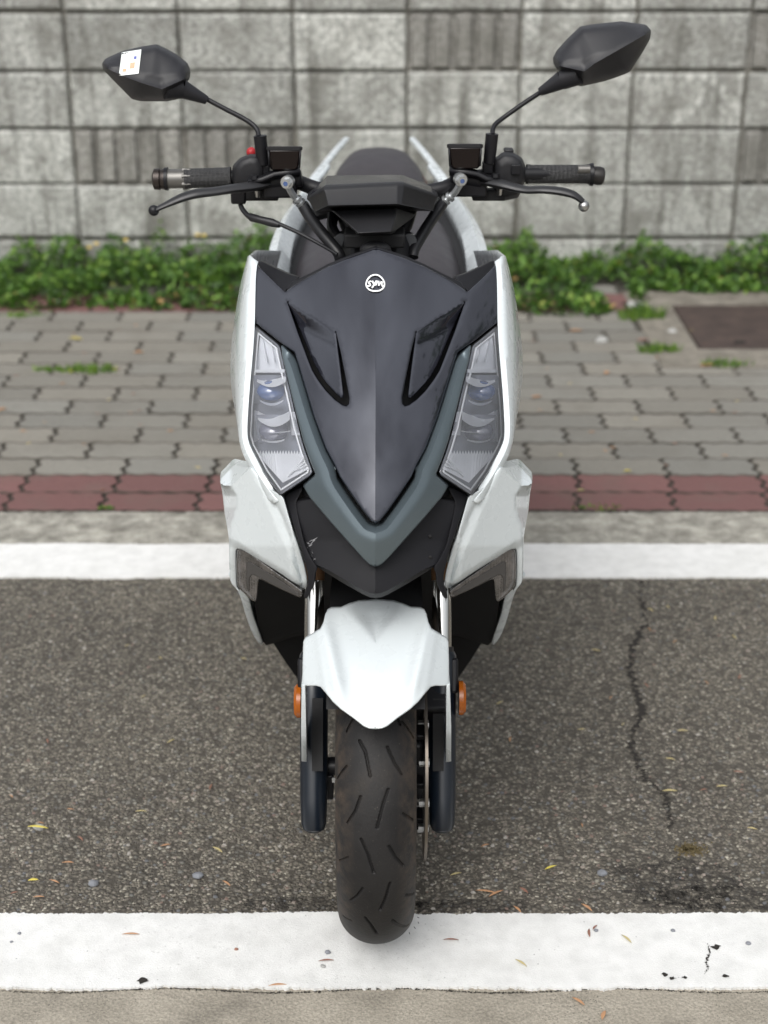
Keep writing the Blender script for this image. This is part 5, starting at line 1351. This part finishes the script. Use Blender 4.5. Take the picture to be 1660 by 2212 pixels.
def sq(u, v):
    tl, tr_, br, bl = np.array((193, 238)), np.array((300, 221)), np.array((285, 354)), np.array((177, 366)); p = tl*(1-u)*(1-v)+tr_*u*(1-v)+br*u*v+bl*(1-u)*v; return p
m = MB().loft([[A_f(*sq(u/8, v/8), sl(*sq(u/8, v/8))-.0012) for u in range(9)] for v in range(9)])
stk = part(m, 'sticker', M['whitesolid'], ml)
dm = MB()
for (u0, v0, u1, v1) in ((.2, .12, .8, .2), (.15, .3, .3, .36), (.4, .28, .55, .4), (.66, .25, .8, .38), (.25, .5, .4, .62), (.5, .5, .75, .75), (.15, .72, .35, .85), (.45, .84, .8, .9), (.82, .5, .88, .8)):
    dm.loft([[A_f(*sq(u, v), sl(*sq(u, v))-.0016) for u in (u0, u1)] for v in (v0, v1)])
o = part(dm, 'sticker_print', simple('sticker_print', (.62, .60, .60), .6), stk); o.data.materials.append(simple('sticker_orange', (.75, .42, .28), .6)); o.data.materials.append(simple('sticker_blue', (.12, .14, .4), .6))
for i_, p_ in enumerate(o.data.polygons): p_.material_index = (0, 0, 0, 2, 0, 1, 1, 0, 0)[i_ % 9]
def stem(f, D0, D1, sleeve, path, boot, collar, par):
    m = MB().tube([f(*sleeve[0], D0), f(*sleeve[1], D0)], [.0090, .0096], 20)
    part(m, 'mirror_mount', M['satin'], par)
    n_ = len(path); m = MB().tube([f(x, y, D0+(D1-D0)*i/(n_-1)) for i, (x, y) in enumerate(path)], .0036, 12, smooth=6); part(m, 'mirror_stem', M['satin'], par)
    m = MB().tube([f(*boot[0], D1-.004), f(*boot[1], D1-.012)], [.0062, .0136], 24); part(m, 'stem_boot', M['mirror_plastic'], par)
    m = MB().tube([f(*collar[0], D1-.012), f(*collar[1], D1-.022)], [.0142, .0150], 24); part(m, 'ball_collar', M['mirror_plastic'], par)
stem(A_f, 2.245, 2.275, ((966, 852), (950, 694)), [(942, 700), (938, 672), (915, 638), (860, 600), (760, 548), (655, 492)], ((658, 500), (522, 438)), ((518, 437), (428, 436)), ml)
stem(B_f, 2.305, 2.345, ((664, 842), (680, 684)), [(684, 690), (684, 662), (700, 630), (750, 590), (860, 512), (948, 455)], ((942, 455), (1062, 390)), ((1066, 388), (1158, 358)), mrr)
bev(part(MB().box(A_f(975, 880, 2.25), (.016, .02, .016)), 'mount_boss', M['satin'], ml), .002); bev(part(MB().box(B_f(655, 868, 2.31), (.016, .02, .016)), 'mount_boss', M['satin'], mrr), .002)
# ================================================================== seat and tail
def sec(D, hw, z, drop, pw=2.6, n=21):
    o = []
    for i in range(n):
        t_ = -1+2*i/(n-1); x = hw*math.copysign(abs(math.sin(t_*math.pi/2))**.9, t_); o.append(Vector((x, D, z-drop*abs(t_)**pw)))
    return o
ss = [sec(2.46, .06, .70, .10), sec(2.50, .10, .745, .10), sec(2.58, .148, .772, .10), sec(2.70, .160, .784, .10), sec(2.85, .158, .786, .10), sec(2.95, .148, .79, .10), sec(3.00, .122, .802, .10), sec(3.05, .110, .830, .10), sec(3.10, .104, .848, .10), sec(3.18, .098, .858, .10), sec(3.28, .084, .853, .09), sec(3.38, .064, .836, .08), sec(3.42, .04, .81, .06)]
seat = part(MB().loft(ss), 'seat', M['seat'], angle=60)
sm_ = MB()
for s_ in (-1, 1):
    ps = [q[10+s_*8]+Vector((s_*.002, 0, .002)) for q in ss[2:12]]; sm_.tube(ps, .0012, 6, smooth=4)
part(sm_, 'seat_piping', simple('red_piping', (.09, .02, .022), .6), seat)
part(MB().box((-.212, 2.42, .60), (.03, .05, .03)), 'foot_peg', M['satin']); part(MB().box((.212, 2.42, .60), (.03, .05, .03)), 'foot_peg', M['satin'])
# white tail panels
oc = [(684, 378, 3.16), (668, 398, 3.10), (652, 418, 3.05), (614, 466, 2.90), (590, 514, 2.76), (579, 560, 2.64), (578, 620, 2.54)]
ic = [(700, 384, 3.16), (687, 402, 3.10), (674, 424, 3.05), (645, 475, 2.90), (630, 522, 2.76), (622, 575, 2.64), (618, 640, 2.54)]
rg_ = [(a[0]*.6+b[0]*.4, a[1]-1, a[2]-.0) for a, b in zip(oc, ic)]
O1 = resamp(smoothp([P(*p) for p in oc]), 24); I1 = resamp(smoothp([P(*p)-Vector((0, 0, .006)) for p in ic]), 24); G1 = resamp(smoothp([P(*p)+Vector((0, 0, .007)) for p in rg_]), 24)
Dn = [p+Vector((-.004, .0, -.05-.10*(1-i/23.)*0-.10*(i/23.))) for i, p in enumerate(O1)]
bI = [p+Vector((-.006, 0, -.022)) for p in I1]
part(MB().loft([bI, [Vector((p.x*.5, p.y, p.z-.01)) for p in bI], [Vector((-p.x*.5, p.y, p.z-.01)) for p in bI], [Vector((-p.x, p.y, p.z)) for p in bI]]), 'seat_base', M['dark'])
m = MB().loft([Dn, O1, G1, I1, [p+Vector((.0, 0, -.03)) for p in I1]])
for mm in (m, m.mirrored()): solid(part(mm, 'tail_panel', M['white'], angle=40), .003, 0)
m = MB().tube([P(655, 422, 3.03), P(678, 386, 3.12), P(700, 358, 3.24), P(724, 328, 3.36), P(748, 301, 3.50)], [.008, .0085, .0085, .0085, .0080], 14, smooth=4, flat=.8).tube([P(684, 392, 3.10), P(700, 372, 3.16), P(708, 360, 3.20)], .0065, 10)
both(m, 'grab_rail', M['white'])
# body below the seat, tunnel, floor, rear wheel etc.
bd = MB()
def bsec(D, hw, z0, z1): return [Vector((-hw*.8, D, z0)), Vector((-hw, D, z0+.06)), Vector((-hw, D, (z0+z1)/2)), Vector((-hw*.9, D, z1-.02)), Vector((0, D, z1)), Vector((hw*.9, D, z1-.02)), Vector((hw, D, (z0+z1)/2)), Vector((hw, D, z0+.06)), Vector((hw*.8, D, z0))]
bd.loft([bsec(2.16, .10, .24, .78), bsec(2.28, .12, .20, .70), bsec(2.40, .12, .17, .66), bsec(2.50, .165, .17, .70), bsec(2.75, .165, .20, .745), bsec(3.05, .135, .42, .765), bsec(3.40, .08, .62, .80)], closed=True, capends=True)
part(bd, 'body_shell', M['dark'])
fb = MB().box((0, 2.42, .27), (.34, .36, .03)); bev(part(fb, 'floorboard', M['matte']), .01)
sidep = MB().loft([[Vector((-.165, 2.20, .50)), Vector((-.175, 2.30, .42)), Vector((-.18, 2.5, .40)), Vector((-.185, 2.7, .60)), Vector((-.13, 3.2, .74))], [Vector((-.15, 2.18, .27)), Vector((-.165, 2.3, .24)), Vector((-.17, 2.55, .24)), Vector((-.17, 2.75, .36)), Vector((-.12, 3.2, .64))]])
for mm in (sidep, sidep.mirrored()): solid(part(mm, 'side_panel', M['white']), .003, 0)
RW = Vector((0, 3.26, .249))
rw = lathe([(-.05, .17), (-.052, .15), (-.03, .145), (.03, .145), (.052, .15), (.05, .17)], RW); hb2 = lathe([(-.05, 0), (-.05, .05), (.05, .05), (.05, 0)], RW, 30); rw.add(hb2.v, hb2.f)
rwo = part(rw, 'rear_wheel', M['satin'])
part(lathe([(.062*math.sin(a), .249-.05*(1-math.cos(a))) for a in [R(q) for q in range(-100, 101, 10)]], RW), 'tyre', M['tyre'], rwo)
ex_ = MB().tube([(.17, 2.98, .27), (.18, 3.10, .29), (.19, 3.42, .40), (.19, 3.48, .42)], [.03, .052, .055, .04], 20); part(ex_, 'exhaust', M['satin'])
part(MB().tube([(.02, 2.6, .2), (.10, 2.8, .18), (.17, 2.98, .27)], .018, 12, smooth=4), 'exhaust_pipe', M['steel'])
eng = MB().box((0, 2.95, .30), (.22, .42, .18)).box((-.11, 3.2, .28), (.06, .5, .14)); bev(part(eng, 'engine', M['satin']), .02)
cs = MB().tube([(-.08, 2.86, .22), (-.16, 2.80, .012)], .011, 8).tube([(.08, 2.86, .22), (.16, 2.80, .012)], .011, 8).tube([(-.09, 2.84, .15), (.09, 2.84, .15)], .009, 8); part(cs, 'centre_stand', M['satin'])

# ================================================================== tree beside the bay, mirrored in the glossy shield
tr = bpy.data.objects.new('street_tree', None); C.objects.link(tr); tr.location = (6.3, 2.9, 0)
tag(tr, 'leafy street tree standing right of the bay, mirrored in the black shield', 'tree')
to = Vector((6.3, 2.9, 0)); tk = MB().tube([to+Vector(p) for p in ((0, 0, -.02), (.03, .02, 1), (-.05, 0, 2.2), (.05, .1, 3.6), (0, 0, 4.9))], [.16, .13, .11, .07, .02], 12, smooth=4)
rq = random.Random(6); sp_ = []
for k in range(26):
    h0 = rq.uniform(1.3, 4.4); az = rq.uniform(0, 6.28); ln = rq.uniform(.9, 1.9)*(1-.5*abs(h0-2.9)/2.2)
    p0 = to+Vector((0, 0, h0)); p1 = p0+Vector((math.cos(az)*ln, math.sin(az)*ln, ln*.55)); tk.tube([p0, p0.lerp(p1, .5)+Vector((0, 0, .1)), p1], [.035, .02, .006], 6)
    for q in range(420):
        t_ = rq.uniform(.25, 1.1); c_ = p0.lerp(p1, t_)+Vector((rq.gauss(0, .24), rq.gauss(0, .24), rq.gauss(0, .2))); sp_.append((c_.x-to.x, c_.y-to.y, c_.z, rq.uniform(.07, .13), rq.uniform(.1, .6)))
tk.build('trunk', simple('bark', (.10, .08, .06), .9, var=.4), tr, off=to)
cr_ = leaves_mesh('crown', sp_, M['weed'], 8); cr_.parent = tr
